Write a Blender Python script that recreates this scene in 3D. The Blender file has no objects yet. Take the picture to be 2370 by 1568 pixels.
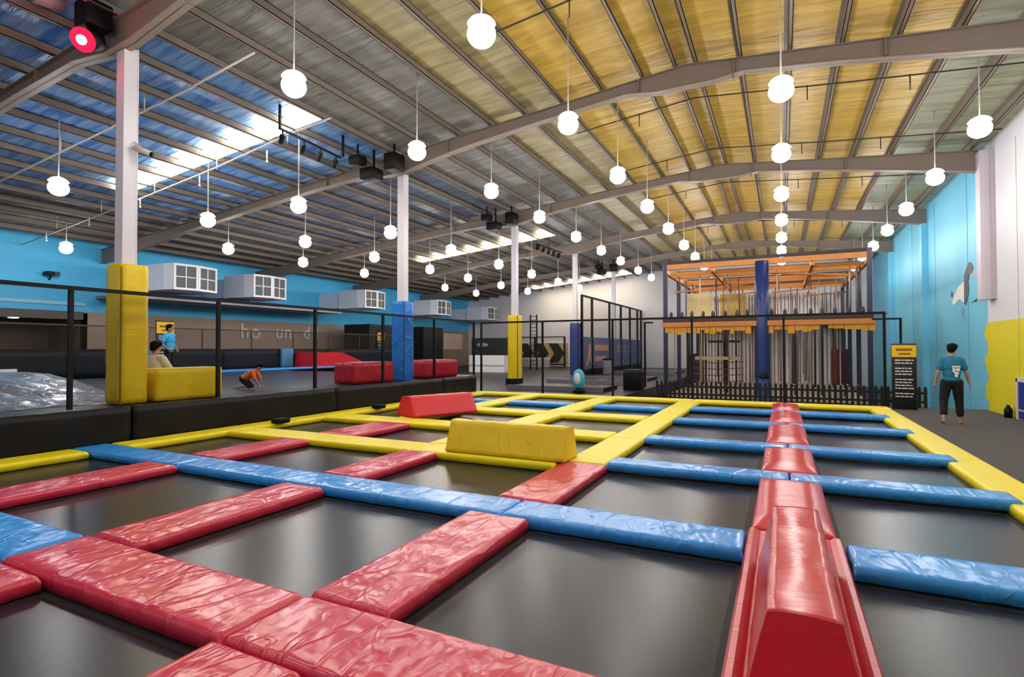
import bpy, bmesh, math, random
from mathutils import Vector, Matrix, noise
random.seed(7)
SC = bpy.context.scene
COL = SC.collection
PI = math.pi

# ------------------------------------------------------------------ camera, world, exposure
FPX = 1255.7
cd = bpy.data.cameras.new('camera')
cd.sensor_fit = 'HORIZONTAL'; cd.sensor_width = 36.0; cd.lens = 36.0 * FPX / 2370.0
cd.clip_start = 0.05; cd.clip_end = 200
cam = bpy.data.objects.new('camera', cd); COL.objects.link(cam)
cam.matrix_world = (Matrix.Translation((0, 0, 1.5)) @ Matrix.Rotation(math.radians(26.44), 4, 'Z')
                    @ Matrix.Rotation(math.radians(91.05), 4, 'X') @ Matrix.Rotation(math.radians(-0.094), 4, 'Z'))
SC.camera = cam
W = bpy.data.worlds.new('world'); SC.world = W; W.use_nodes = True
W.node_tree.nodes['Background'].inputs[0].default_value = (0.55, 0.7, 1.0, 1)
W.node_tree.nodes['Background'].inputs[1].default_value = 1.0
SC.view_settings.view_transform = 'Standard'; SC.view_settings.look = 'None'
SC.view_settings.gamma = 1.0; SC.view_settings.use_curve_mapping = False
SC.view_settings.exposure = 1.55
SC.cycles.use_denoising = True
SC.cycles.sample_clamp_indirect = 6.0
SC.cycles.max_bounces = 8; SC.cycles.diffuse_bounces = 4; SC.cycles.glossy_bounces = 3
SC.cycles.transparent_max_bounces = 16; SC.cycles.transmission_bounces = 2
LAMP_W = 140.0        # each high bay pendant
LAMP_COL = (1.0, 0.965, 0.93)

# ------------------------------------------------------------------ materials
def lin(c):
    return tuple(((v / 255.0) / 12.92 if v / 255.0 <= 0.04045 else ((v / 255.0 + 0.055) / 1.055) ** 2.4) for v in c)

MATS = {}
def mat(name, rgb, rough=0.6, metal=0.0, bump=0.0, bscale=8.0, vary=0.0, vscale=3.0, spec=0.5, stretch=(1, 1, 1),
        detail=3.0, coat=0.0, wrinkle=0.0, emit=None, rgb2=None):
    """Principled surface; colours in sRGB 0-255; noise bump in world position."""
    if name in MATS: return MATS[name]
    m = bpy.data.materials.new(name); m.use_nodes = True
    nt = m.node_tree; n = nt.nodes; l = nt.links
    b = n['Principled BSDF']
    c = lin(rgb)
    b.inputs['Base Color'].default_value = (*c, 1)
    b.inputs['Roughness'].default_value = rough
    b.inputs['Metallic'].default_value = metal
    b.inputs['Specular IOR Level'].default_value = spec
    b.inputs['Coat Weight'].default_value = coat
    b.inputs['Coat Roughness'].default_value = 0.15
    if emit:
        b.inputs['Emission Color'].default_value = (*lin(rgb), 1); b.inputs['Emission Strength'].default_value = emit
    geo = None
    if bump or vary or wrinkle:
        geo = n.new('ShaderNodeNewGeometry'); mp = n.new('ShaderNodeMapping')
        mp.inputs['Scale'].default_value = stretch
        l.new(geo.outputs['Position'], mp.inputs['Vector'])
    if vary:
        t = n.new('ShaderNodeTexNoise'); t.inputs['Scale'].default_value = vscale; t.inputs['Detail'].default_value = 4
        l.new(mp.outputs[0], t.inputs['Vector'])
        r = n.new('ShaderNodeMapRange'); r.inputs['From Min'].default_value = 0.3; r.inputs['From Max'].default_value = 0.7
        l.new(t.outputs['Fac'], r.inputs['Value'])
        mx = n.new('ShaderNodeMix'); mx.data_type = 'RGBA'
        l.new(r.outputs[0], mx.inputs[0])
        c2 = lin(rgb2) if rgb2 else tuple(v * (1 - vary) for v in c)
        mx.inputs[6].default_value = (*c2, 1); mx.inputs[7].default_value = (*c, 1)
        l.new(mx.outputs[2], b.inputs['Base Color'])
    last = None
    if bump:
        t = n.new('ShaderNodeTexNoise'); t.inputs['Scale'].default_value = bscale; t.inputs['Detail'].default_value = detail
        l.new(mp.outputs[0], t.inputs['Vector'])
        bp = n.new('ShaderNodeBump'); bp.inputs['Strength'].default_value = 1.0; bp.inputs['Distance'].default_value = bump
        l.new(t.outputs['Fac'], bp.inputs['Height']); last = bp
    if wrinkle:
        # creased vinyl: folded ridges of a strongly distorted noise
        def ridge(scale, dist, rot, sx):
            mp2 = n.new('ShaderNodeMapping'); mp2.inputs['Rotation'].default_value = (0, 0, rot); mp2.inputs['Scale'].default_value = (sx, 1, 1)
            l.new(mp.outputs[0], mp2.inputs['Vector'])
            t = n.new('ShaderNodeTexNoise'); t.inputs['Scale'].default_value = scale; t.inputs['Detail'].default_value = 1.0
            t.inputs['Distortion'].default_value = dist; l.new(mp2.outputs[0], t.inputs['Vector'])
            s_ = n.new('ShaderNodeMath'); s_.operation = 'SUBTRACT'; s_.inputs[1].default_value = 0.5; l.new(t.outputs['Fac'], s_.inputs[0])
            a = n.new('ShaderNodeMath'); a.operation = 'ABSOLUTE'; l.new(s_.outputs[0], a.inputs[0])
            r_ = n.new('ShaderNodeMapRange'); r_.interpolation_type = 'SMOOTHSTEP'
            r_.inputs['From Min'].default_value = 0.0; r_.inputs['From Max'].default_value = 0.055
            r_.inputs['To Min'].default_value = 1.0; r_.inputs['To Max'].default_value = 0.0; l.new(a.outputs[0], r_.inputs['Value'])
            return r_.outputs[0]
        p = n.new('ShaderNodeMath'); p.operation = 'ADD'
        l.new(ridge(1.3, 0.5, 0.5, 2.6), p.inputs[0])
        msk = n.new('ShaderNodeTexNoise'); msk.inputs['Scale'].default_value = 1.8; l.new(mp.outputs[0], msk.inputs['Vector'])
        mr = n.new('ShaderNodeMapRange'); mr.inputs['From Min'].default_value = 0.46; mr.inputs['From Max'].default_value = 0.62; l.new(msk.outputs['Fac'], mr.inputs['Value'])
        pm = n.new('ShaderNodeMath'); pm.operation = 'MULTIPLY'; l.new(ridge(2.6, 0.7, -0.9, 2.6), pm.inputs[0]); l.new(mr.outputs[0], pm.inputs[1])
        l.new(pm.outputs[0], p.inputs[1])
        bp = n.new('ShaderNodeBump'); bp.inputs['Strength'].default_value = 1.0; bp.inputs['Distance'].default_value = wrinkle
        l.new(p.outputs[0], bp.inputs['Height'])
        if last: l.new(last.outputs[0], bp.inputs['Normal'])
        last = bp
    if last: l.new(last.outputs[0], b.inputs['Normal'])
    MATS[name] = m
    return m

def net_mat(name, rgb, alpha):
    m = bpy.data.materials.new(name); m.use_nodes = True
    nt = m.node_tree; n = nt.nodes; l = nt.links
    n.remove(n['Principled BSDF'])
    d = n.new('ShaderNodeBsdfDiffuse'); d.inputs[0].default_value = (*lin(rgb), 1)
    t = n.new('ShaderNodeBsdfTransparent'); mx = n.new('ShaderNodeMixShader'); mx.inputs[0].default_value = alpha
    l.new(t.outputs[0], mx.inputs[1]); l.new(d.outputs[0], mx.inputs[2]); l.new(mx.outputs[0], n['Material Output'].inputs[0])
    return m

def emit_mat(name, rgb, strength):
    m = bpy.data.materials.new(name); m.use_nodes = True
    nt = m.node_tree; n = nt.nodes; l = nt.links
    n.remove(n['Principled BSDF'])
    e = n.new('ShaderNodeEmission'); e.inputs[0].default_value = (*lin(rgb), 1); e.inputs[1].default_value = strength
    l.new(e.outputs[0], n['Material Output'].inputs[0])
    return m

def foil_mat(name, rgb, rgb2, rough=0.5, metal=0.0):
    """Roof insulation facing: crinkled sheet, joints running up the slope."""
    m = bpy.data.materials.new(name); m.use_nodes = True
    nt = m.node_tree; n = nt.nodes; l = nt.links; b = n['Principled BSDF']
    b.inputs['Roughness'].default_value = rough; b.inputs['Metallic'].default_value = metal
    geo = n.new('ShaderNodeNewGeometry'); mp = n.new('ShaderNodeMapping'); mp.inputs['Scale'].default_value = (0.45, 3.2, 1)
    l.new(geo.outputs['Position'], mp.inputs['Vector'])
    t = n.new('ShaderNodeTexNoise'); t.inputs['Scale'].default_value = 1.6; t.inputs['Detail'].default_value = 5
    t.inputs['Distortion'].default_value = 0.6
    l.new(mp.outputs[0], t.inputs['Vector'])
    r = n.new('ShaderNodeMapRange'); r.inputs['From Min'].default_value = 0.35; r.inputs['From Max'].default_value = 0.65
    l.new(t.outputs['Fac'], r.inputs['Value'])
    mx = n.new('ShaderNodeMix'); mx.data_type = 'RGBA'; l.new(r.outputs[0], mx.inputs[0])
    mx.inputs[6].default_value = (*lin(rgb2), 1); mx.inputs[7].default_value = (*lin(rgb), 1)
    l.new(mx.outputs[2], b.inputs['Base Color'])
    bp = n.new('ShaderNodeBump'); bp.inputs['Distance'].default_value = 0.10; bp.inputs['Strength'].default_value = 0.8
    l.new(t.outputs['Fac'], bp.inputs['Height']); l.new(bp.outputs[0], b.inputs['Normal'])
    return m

VIN = dict(rough=0.25, spec=0.65, bump=0.020, bscale=3.6, detail=3.0, wrinkle=0.0045, vary=0.06, vscale=5)
RED = mat('red_vinyl', (212, 50, 80), **VIN)
BLUE = mat('blue_vinyl', (56, 158, 246), **VIN)
YEL = mat('yellow_vinyl', (246, 226, 24), rough=0.42, spec=0.4, bump=0.010, bscale=6, detail=4, vary=0.05)
YELB = mat('yellow_block_vinyl', (228, 196, 10), rough=0.45, spec=0.4, bump=0.014, bscale=2.6, detail=2, wrinkle=0.003)
BEAMRED = mat('red_smooth_vinyl', (206, 42, 58), rough=0.25, spec=0.55, bump=0.004, bscale=16, stretch=(0.5, 3, 1), vary=0.06)
BLOCKRED = mat('red_block_vinyl', (214, 26, 46), rough=0.4, bump=0.004, bscale=6)
MATB = mat('trampoline_mesh', (38, 39, 45), rough=0.27, spec=0.28, vary=0.12, vscale=2)
BLK = mat('black_plastic', (12, 12, 13), rough=0.55, spec=0.2)
BLKV = mat('black_vinyl', (7, 7, 8), rough=0.45, spec=0.25, bump=0.012, bscale=1.8, detail=1.5)
BLKP = mat('black_powder_coat', (12, 13, 17), rough=0.5, spec=0.2)
STEELB = mat('brown_grey_steel', (128, 114, 105), rough=0.55, vary=0.08, vscale=2)
PURL = mat('purlin_steel', (126, 112, 100), rough=0.5, vary=0.10, vscale=2)
COLW = mat('column_white', (208, 203, 210), rough=0.45)
WHT = mat('white_enamel', (236, 236, 242), rough=0.4)
WALLW = mat('white_wall_paint', (222, 220, 228), rough=0.7, vary=0.04, vscale=0.6)
WALLC = mat('cyan_wall_paint', (116, 200, 232), rough=0.6, vary=0.05, vscale=0.8)
WALLB = mat('blue_wall_paint', (84, 200, 255), rough=0.6, vary=0.06, vscale=0.5)
WALLY = mat('yellow_wall_paint', (226, 212, 20), rough=0.6, vary=0.03)
TAN = mat('taupe_wall_paint', (176, 154, 140), rough=0.7, vary=0.12, vscale=1.5)
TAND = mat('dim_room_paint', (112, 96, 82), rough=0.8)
CARPET = mat('grey_carpet', (88, 86, 92), rough=0.95, bump=0.004, bscale=90, vary=0.12, vscale=30)
FLOORD = mat('dark_floor', (24, 24, 29), rough=0.4, spec=0.3, vary=0.2, vscale=1.2)
SLATE = mat('slate_trampoline', (72, 78, 92), rough=0.3, bump=0.002, bscale=60, vary=0.15, vscale=1.5)
SILV = mat('silver_vinyl', (150, 150, 164), rough=0.22, metal=0.2, bump=0.09, bscale=1.3, detail=1.5, wrinkle=0.008, vary=0.2, stretch=(0.7, 1.6, 1))
GRILL = mat('grille_grey', (84, 88, 90), rough=0.5)
DUCT = mat('duct_metal', (226, 230, 246), rough=0.45)
ORNG = mat('orange_timber', (216, 138, 66), rough=0.55, vary=0.2, vscale=4)
AMBER = mat('amber_rope', (226, 158, 34), rough=0.7, vary=0.2, vscale=6)
NAVY = mat('navy_steel', (24, 34, 66), rough=0.4)
NAVYP = mat('navy_vinyl', (26, 48, 112), rough=0.38, bump=0.004, bscale=6)
TANWOOD = mat('pale_timber', (206, 182, 150), rough=0.6, vary=0.12, vscale=5)
STRIP = mat('pale_strip', (240, 230, 228), rough=0.7, vary=0.1)
MAROON = mat('maroon_vinyl', (92, 26, 28), rough=0.5)
SKIN = mat('skin', (178, 128, 104), rough=0.55)
HAIR = mat('black_hair', (6, 5, 6), rough=0.7, spec=0.15)
TEAL = mat('teal_shirt', (26, 116, 156), rough=0.8, bump=0.006, bscale=10)
SKYS = mat('sky_blue_shirt', (52, 170, 224), rough=0.8, bump=0.006, bscale=10)
CLOTHB = mat('black_cloth', (16, 16, 20), rough=0.85, bump=0.006, bscale=10)
ORSH = mat('orange_shirt', (236, 118, 48), rough=0.8)
CREAM = mat('cream_cloth', (222, 212, 194), rough=0.85, bump=0.006, bscale=8)
LEMON = mat('pale_yellow_cloth', (236, 214, 96), rough=0.85)
SIGNY = mat('sign_yellow', (240, 196, 28), rough=0.5)
SIGNK = mat('sign_black', (18, 18, 20), rough=0.45)
PRINT = mat('white_print', (226, 228, 234), rough=0.6)
DOORB = mat('navy_door_paint', (30, 44, 128), rough=0.4)
CYANP = mat('cyan_vinyl', (70, 186, 220), rough=0.4)
LAMPE = emit_mat('lamp_glow', (255, 252, 248), 9.0)
SKYE = emit_mat('skylight_glow', (255, 234, 200), 7.0)
REDE = emit_mat('red_led', (255, 24, 60), 0.8)
REDC = emit_mat('red_led_core', (255, 225, 230), 12.0)
GLASSW = mat('lamp_reflector', (235, 235, 235), rough=0.3)
NET = net_mat('black_net', (14, 14, 18), 0.12)
NETD = net_mat('dense_net', (60, 62, 78), 0.42)
FOIL_GOLD_LIT = foil_mat('gold_lit_insulation', (230, 194, 96), (194, 158, 64), 0.45)  # yellow light reflected by the foil, put into its base colour
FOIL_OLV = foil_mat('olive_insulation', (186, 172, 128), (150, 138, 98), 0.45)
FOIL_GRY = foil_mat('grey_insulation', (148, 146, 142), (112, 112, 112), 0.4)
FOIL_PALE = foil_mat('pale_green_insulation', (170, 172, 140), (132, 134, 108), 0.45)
FOIL_BLUE_LIT = foil_mat('blue_lit_insulation', (150, 192, 240), (66, 128, 216), 0.35)  # blue reflection on the foil, put into its base colour
FOIL_BLUE_DIM = foil_mat('dim_blue_lit_insulation', (112, 124, 150), (88, 92, 104), 0.4)  # dimmer blue reflection in the next bay, also put into the colour

# ------------------------------------------------------------------ mesh building
WL = {}     # world location of every thing root
class MB:
    def __init__(s): s.v = []; s.f = []; s.sm = []
    def add(s, vs, fs, smooth=False):
        o = len(s.v); s.v += [tuple(v) for v in vs]; s.f += [tuple(i + o for i in f) for f in fs]; s.sm += [smooth] * len(fs)
        return s
    def box(s, x0, x1, y0, y1, z0, z1):
        return s.add([(x0, y0, z0), (x1, y0, z0), (x1, y1, z0), (x0, y1, z0), (x0, y0, z1), (x1, y0, z1), (x1, y1, z1), (x0, y1, z1)],
                     [(0, 3, 2, 1), (4, 5, 6, 7), (0, 1, 5, 4), (1, 2, 6, 5), (2, 3, 7, 6), (3, 0, 4, 7)])
    def rbox(s, x0, x1, y0, y1, z0, z1, r=0.02, seg=2):
        bm = bmesh.new(); bmesh.ops.create_cube(bm, size=1)
        for v in bm.verts:
            v.co = ((x0 + x1) / 2 + v.co.x * (x1 - x0), (y0 + y1) / 2 + v.co.y * (y1 - y0), (z0 + z1) / 2 + v.co.z * (z1 - z0))
        bmesh.ops.bevel(bm, geom=bm.edges[:], offset=r, segments=seg, affect='EDGES', profile=0.5)
        return s.bm(bm, True)
    def bm(s, bm, smooth=False):
        bm.verts.index_update()
        s.add([v.co[:] for v in bm.verts], [[v.index for v in f.verts] for f in bm.faces], smooth); bm.free(); return s
    def bar(s, p, q, w=0.05, h=None):
        p = Vector(p); q = Vector(q); h = h or w
        d = (q - p).normalized(); up = Vector((0, 0, 1)) if abs(d.z) < 0.95 else Vector((0, 1, 0))
        a = d.cross(up).normalized() * (w / 2); b = a.cross(d).normalized() * (h / 2)
        vs = [p - a - b, p + a - b, p + a + b, p - a + b, q - a - b, q + a - b, q + a + b, q - a + b]
        return s.add(vs, [(0, 3, 2, 1), (4, 5, 6, 7), (0, 1, 5, 4), (1, 2, 6, 5), (2, 3, 7, 6), (3, 0, 4, 7)][::1])
    def tube(s, pts, r, n=8, r2=None, cap=True):
        pts = [Vector(p) for p in pts]; k = len(pts); rings = []
        for i, p in enumerate(pts):
            d = (pts[min(i + 1, k - 1)] - pts[max(i - 1, 0)]).normalized()
            up = Vector((0, 0, 1)) if abs(d.z) < 0.95 else Vector((0, 1, 0))
            a = d.cross(up).normalized(); b = a.cross(d).normalized()
            rr = r if r2 is None else r + (r2 - r) * i / (k - 1)
            rings.append([p + a * rr * math.cos(t * 2 * PI / n) + b * rr * math.sin(t * 2 * PI / n) for t in range(n)])
        vs = [v for rg in rings for v in rg]
        fs = [(i * n + j, i * n + (j + 1) % n, (i + 1) * n + (j + 1) % n, (i + 1) * n + j) for i in range(k - 1) for j in range(n)]
        if cap: fs += [tuple(range(n))[::-1], tuple((k - 1) * n + j for j in range(n))]
        return s.add(vs, fs, True)
    def lathe(s, prof, c=(0, 0, 0), n=16):
        vs = [(c[0] + r * math.cos(j * 2 * PI / n), c[1] + r * math.sin(j * 2 * PI / n), c[2] + z) for r, z in prof for j in range(n)]
        fs = [(i * n + j, i * n + (j + 1) % n, (i + 1) * n + (j + 1) % n, (i + 1) * n + j) for i in range(len(prof) - 1) for j in range(n)]
        return s.add(vs, fs, True)
    def prism(s, poly, axis, a, b):
        """poly: 2-D points; axis 'x','y' or 'z' = extrusion axis from a to b."""
        def m(p, t):
            return (t, p[0], p[1]) if axis == 'x' else (p[0], t, p[1]) if axis == 'y' else (p[0], p[1], t)
        n = len(poly)
        vs = [m(p, a) for p in poly] + [m(p, b) for p in poly]
        fs = [tuple(range(n)), tuple(range(2 * n - 1, n - 1, -1))] + [(i, n + i, n + (i + 1) % n, (i + 1) % n) for i in range(n)]
        return s.add(vs, fs)
    def ell(s, c, r, n=12, m=8, rot=None):
        vs = []; fs = []
        for i in range(m + 1):
            t = PI * i / m
            for j in range(n):
                p = Vector((r[0] * math.sin(t) * math.cos(2 * PI * j / n), r[1] * math.sin(t) * math.sin(2 * PI * j / n), r[2] * math.cos(t)))
                if rot: p = rot @ p
                vs.append(Vector(c) + p)
        for i in range(m):
            for j in range(n): fs.append((i * n + j, (i + 1) * n + j, (i + 1) * n + (j + 1) % n, i * n + (j + 1) % n))
        return s.add(vs, fs, True)
    def mesh(s, name, org=(0, 0, 0)):
        me = bpy.data.meshes.new(name)
        me.from_pydata([(v[0] - org[0], v[1] - org[1], v[2] - org[2]) for v in s.v], [], s.f)
        me.polygons.foreach_set('use_smooth', s.sm); 
        bm = bmesh.new(); bm.from_mesh(me); bmesh.ops.remove_doubles(bm, verts=bm.verts, dist=1e-5)
        bmesh.ops.recalc_face_normals(bm, faces=bm.faces); bm.to_mesh(me); bm.free()
        me.update(); return me
    def build(s, name, material, parent=None, org=None, local=False):
        """parent: vertices are world coordinates unless local; the mesh is made relative to the parent's place."""
        if org is None: org = WL.get(parent.as_pointer(), (0, 0, 0)) if parent is not None and not local else (0, 0, 0)
        me = s.mesh(name, org); me.materials.append(material)
        o = bpy.data.objects.new(name, me); COL.objects.link(o)
        if parent is not None:
            o.parent = parent; WL[o.as_pointer()] = WL.get(parent.as_pointer(), (0, 0, 0))
        else:
            o.location = org; WL[o.as_pointer()] = org
        return o

def tag(o, label, cat, group=None, kind=None):
    o['label'] = label; o['category'] = cat
    if group: o['group'] = group
    if kind: o['kind'] = kind
    return o
def thing(name, label, cat, loc=(0, 0, 0), group=None, rotz=0.0):
    o = bpy.data.objects.new(name, None); COL.objects.link(o); o.empty_display_size = 0.2
    o.location = loc; o.rotation_euler = (0, 0, rotz); WL[o.as_pointer()] = tuple(loc)
    return tag(o, label, cat, group)
def struct(name, mb, m, label=None):
    o = mb.build(name, m); o['kind'] = 'structure'
    if label: o['label'] = label
    return o
def copy_tree(o, parent=None):
    c = o.copy(); COL.objects.link(c)
    if parent is not None: c.parent = parent
    for ch in list(o.children): copy_tree(ch, c)
    return c
ORD = ['first', 'second', 'third', 'fourth', 'fifth', 'sixth', 'seventh', 'eighth', 'ninth', 'tenth', 'eleventh', 'twelfth',
       'thirteenth', 'fourteenth', 'fifteenth', 'sixteenth', 'seventeenth', 'eighteenth', 'nineteenth', 'twentieth', 'twenty-first',
       'twenty-second', 'twenty-third', 'twenty-fourth', 'twenty-fifth']

# ================================================================== SETTING
XR, XL, YB, YF = 5.5, -26.0, 43.2, -3.0
RX = -1.94                                             # ridge line
zp = lambda x: 8.03 - 0.095 * abs(x - RX)              # underside of purlins
zs = lambda x: zp(x) + 0.22                            # underside of roof sheet
struct('floor', MB().box(XL - 3, XR + 0.3, YF, YB, -1.3, -1.1), FLOORD)
struct('floor', MB().box(2.44, XR, YF, 20.9, -1.1, -0.36).box(-4.6, 2.44, 16.95, 20.9, -1.1, -0.36), CARPET)
struct('floor', MB().box(XL, -4.62, 16.95, YB, -1.1, -0.05), FLOORD)
struct('wall_back', MB().box(XL, XR, YB, YB + 0.2, -1.1, 8.3), WALLW)
struct('wall_front', MB().box(XL, XR, YF - 0.2, YF, -1.1, 8.3), WALLW)
# right wall: cyan part, then the nearer stretch painted white over yellow
YC = 20.75
struct('wall_right', MB().box(XR, XR + 0.2, YC, YB, -1.1, 8.0), WALLC)
struct('wall_right', MB().box(XR, XR + 0.2, YF, YC, 2.25, 8.0), WALLW)
edge = [(YC + 0.35, -0.36)]
for k in range(26):
    z = -0.36 + (2.61) * k / 25
    edge.append((YC + 0.12 + 0.16 * math.sin(z * 7.3) + 0.06 * math.sin(z * 17 + 1), z))
struct('wall_right', MB().box(XR, XR + 0.2, YF, YC, -1.1, 2.25), WALLY)
struct('wall_right', MB().prism([(YC - 0.1, -0.36)] + edge + [(YC - 0.1, 2.25)], 'x', XR - 0.012, XR + 0.01), WALLY)
for y in (22.6, 26.8, 31.0, 35.2, 39.4):
    struct('trim_1', MB().box(XR - 0.012, XR + 0.01, y - 0.012, y + 0.012, -1.0, 7.3), mat('cyan_joint', (92, 170, 206)))
for y in (28.06, 35.64):
    struct('trim_4', MB().box(XR - 0.22, XR, y - .12, y + .12, -1.1, 6.72), WALLC)
for y in (18.4, 15.6):
    struct('trim_2', MB().box(XR - 0.008, XR + 0.01, y - 0.012, y + 0.012, -0.3, 7.0), mat('wall_joint', (176, 170, 140)))
# left wall: blue above, taupe below, with the low opening of a side room
struct('wall_left', MB().box(XL - 0.2, XL, YF, YB, 3.05, 6.2), WALLB)
struct('wall_left', MB().box(XL - 0.2, XL, 12.25, YB, -1.1, 3.05).box(XL - 0.2, XL, YF, 12.25, -1.1, 0.55)
       .box(XL - 0.2, XL, YF, 5.5, 0.55, 3.05), TAN)
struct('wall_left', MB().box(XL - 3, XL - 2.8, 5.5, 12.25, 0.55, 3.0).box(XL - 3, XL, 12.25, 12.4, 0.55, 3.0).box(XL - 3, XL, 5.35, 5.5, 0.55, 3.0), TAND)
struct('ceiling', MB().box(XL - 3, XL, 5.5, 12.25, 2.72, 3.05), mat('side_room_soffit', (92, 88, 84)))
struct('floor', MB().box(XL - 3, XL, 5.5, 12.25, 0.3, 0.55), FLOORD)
struct('trim_3', MB().box(XL, XL + 0.05, 0, 12.3, 3.3, 3.42), mat('pale_band', (170, 220, 245)))
# roof sheets; reflected yellow and blue light is put into the foil colours
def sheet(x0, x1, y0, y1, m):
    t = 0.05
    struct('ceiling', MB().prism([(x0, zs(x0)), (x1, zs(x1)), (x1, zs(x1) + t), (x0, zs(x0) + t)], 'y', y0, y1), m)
sheet(RX, 3.3, YF, YB, FOIL_GOLD_LIT); sheet(-5.0, RX, YF, YB, FOIL_GOLD_LIT)
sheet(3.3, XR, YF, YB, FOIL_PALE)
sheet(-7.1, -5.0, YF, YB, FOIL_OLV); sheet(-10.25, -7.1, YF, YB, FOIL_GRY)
sheet(-21.5, -10.25, YF, 13.0, FOIL_BLUE_LIT); sheet(-21.5, -10.25, 13.0, 20.5, FOIL_BLUE_DIM)
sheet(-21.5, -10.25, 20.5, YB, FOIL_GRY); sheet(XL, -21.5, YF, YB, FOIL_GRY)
# ------------------------------------------------------------------ steel: rafters, purlins, columns
DEP = [(-26.0, .60), (-24, .55), (-20, .34), (-16.2, .30), (-13.8, .28), (-11.6, .33), (-10.6, .52), (-9.9, .56), (-8.6, .42), (-7.6, .36),
       (-5.5, .31), (-3.3, .30), (-2.6, .46), (-1.3, .46), (-0.7, .33), (1.1, .38), (3.2, .50), (5.48, .66)]
YRAF = [5.34, 12.91, 20.49, 28.06, 35.64]
def ordlab(i): return ORD[i]
for i, y in enumerate(YRAF):
    t = thing('roof_rafter', 'tapered brown-grey steel roof rafter, %s one counted from the camera' % ORD[i], 'rafter', (RX, y, zp(RX) - 0.4), 'steel rafters across the hall')
    top = [(x, zp(x)) for x, d in DEP]; bot = [(x, zp(x) - d) for x, d in DEP]
    k = [j for j, (x, d) in enumerate(DEP) if x < RX][-1] + 1
    tp = top[:k] + [(RX, zp(RX))] + top[k:]
    MB().prism(bot + tp[::-1], 'y', y - 0.012, y + 0.012).build('web', STEELB, t)
    f = MB()
    for a, b in zip(bot[:-1], bot[1:]):
        f.prism([a, b, (b[0], b[1] + 0.025), (a[0], a[1] + 0.025)], 'y', y - 0.11, y + 0.11)
    f.build('bottom_flange', mat('flange_steel', (142, 128, 118), rough=0.5), t)
    f = MB()
    for a, b in zip(tp[:-1], tp[1:]):
        f.prism([a, b, (b[0], b[1] - 0.02), (a[0], a[1] - 0.02)], 'y', y - 0.09, y + 0.09)
    f.build('top_flange', STEELB, t)
    for x in (-13.0, -8.4, -3.0, -0.9, 1.9):
        d = [dd for xx, dd in DEP if xx <= x][-1]
        MB().box(x - 0.012, x + 0.012, y - 0.10, y + 0.10, zp(x) - d * 0.98, zp(x) - 0.02).build('stiffener', STEELB, t)
right = [-1.72, -0.79, 0.18, 1.13, 2.10, 3.10, 4.10, 5.05]
left = [-2.18, -2.94, -3.95, -4.99, -6.03, -7.06, -8.10, -9.20, -10.25, -11.25, -12.3, -13.35, -14.4, -15.45, -16.5, -17.55, -18.6, -19.65, -20.7, -21.75, -22.8, -23.85, -24.9]
for side, xs in (('right', right), ('left', left)):
    for i, x in enumerate(xs):
        z = zp(x); s = 1 if side == 'right' else -1
        b = MB().box(x - 0.006, x + 0.006, YF, YB, z, z + 0.2).box(x - 0.006, x + 0.006 + 0.07, YF, YB, z, z + 0.012).box(x - 0.076, x + 0.006, YF, YB, z + 0.19, z + 0.2).box(x+0.062, x+0.076, YF, YB, z, z+0.03)
        o = b.build('roof_purlin', PURL, org=(x, 20, z))
        tag(o, 'long brown-grey roof purlin, %s down from the ridge on the %s slope' % (ORD[i], side), 'purlin', 'purlins under the roof')
# glowing skylight panels fitted between the purlins of the left slope
for i, (y, hw) in enumerate([(9.72, 0.28), (25.45, 0.3), (41.4, 0.32)]):
    b = MB()
    for xb, xa in zip(left[8:16], left[9:17]):
        xa += 0.085; xb -= 0.085; za, zb = zp(xa) + 0.045, zp(xb) + 0.045
        b.prism([(xa, za), (xb, zb), (xb, zb + .02), (xa, za + .02)], 'y', y - hw, y + hw)
    struct('window_%d' % (i + 1), b, SKYE)
def pad_geo(b, x0, x1, y0, y1, z0, z1, amp=0.006, seed=0, res=0.06, r=0.03):
    """soft rounded box whose sides bulge and crease a little"""
    def lines(a, c):
        n = max(2, int((c - a) / res)); return [a + (c - a) * i / n for i in range(n + 1)]
    X, Y, Z = lines(x0, x1), lines(y0, y1), lines(z0, z1)
    bm = bmesh.new(); idx = {}
    def V(i, j, k):
        key = (i, j, k)
        if key not in idx:
            p = Vector((X[i], Y[j], Z[k])); q = Vector((min(max(p.x, x0 + r), x1 - r), min(max(p.y, y0 + r), y1 - r), min(max(p.z, z0 + r), z1 - r)))
            d = p - q
            if d.length > 1e-6: p = q + d.normalized() * r
            nz = noise.noise(p * 3.1 + Vector((seed, 0, 0))) + 0.6 * noise.noise(p * 9 + Vector((0, seed, 0)))
            if d.length > 1e-6: p = p + d.normalized() * nz * amp
            idx[key] = bm.verts.new(p)
        return idx[key]
    nx, ny, nz_ = len(X) - 1, len(Y) - 1, len(Z) - 1
    for i in range(nx):
        for j in range(ny):
            for k in (0, nz_): bm.faces.new((V(i, j, k), V(i + 1, j, k), V(i + 1, j + 1, k), V(i, j + 1, k)))
    for i in range(nx):
        for k in range(nz_):
            for j in (0, ny): bm.faces.new((V(i, j, k), V(i + 1, j, k), V(i + 1, j, k + 1), V(i, j, k + 1)))
    for j in range(ny):
        for k in range(nz_):
            for i in (0, nx): bm.faces.new((V(i, j, k), V(i, j + 1, k), V(i, j + 1, k + 1), V(i, j, k + 1)))
    return b.bm(bm, True)
CX = -10.25
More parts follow.
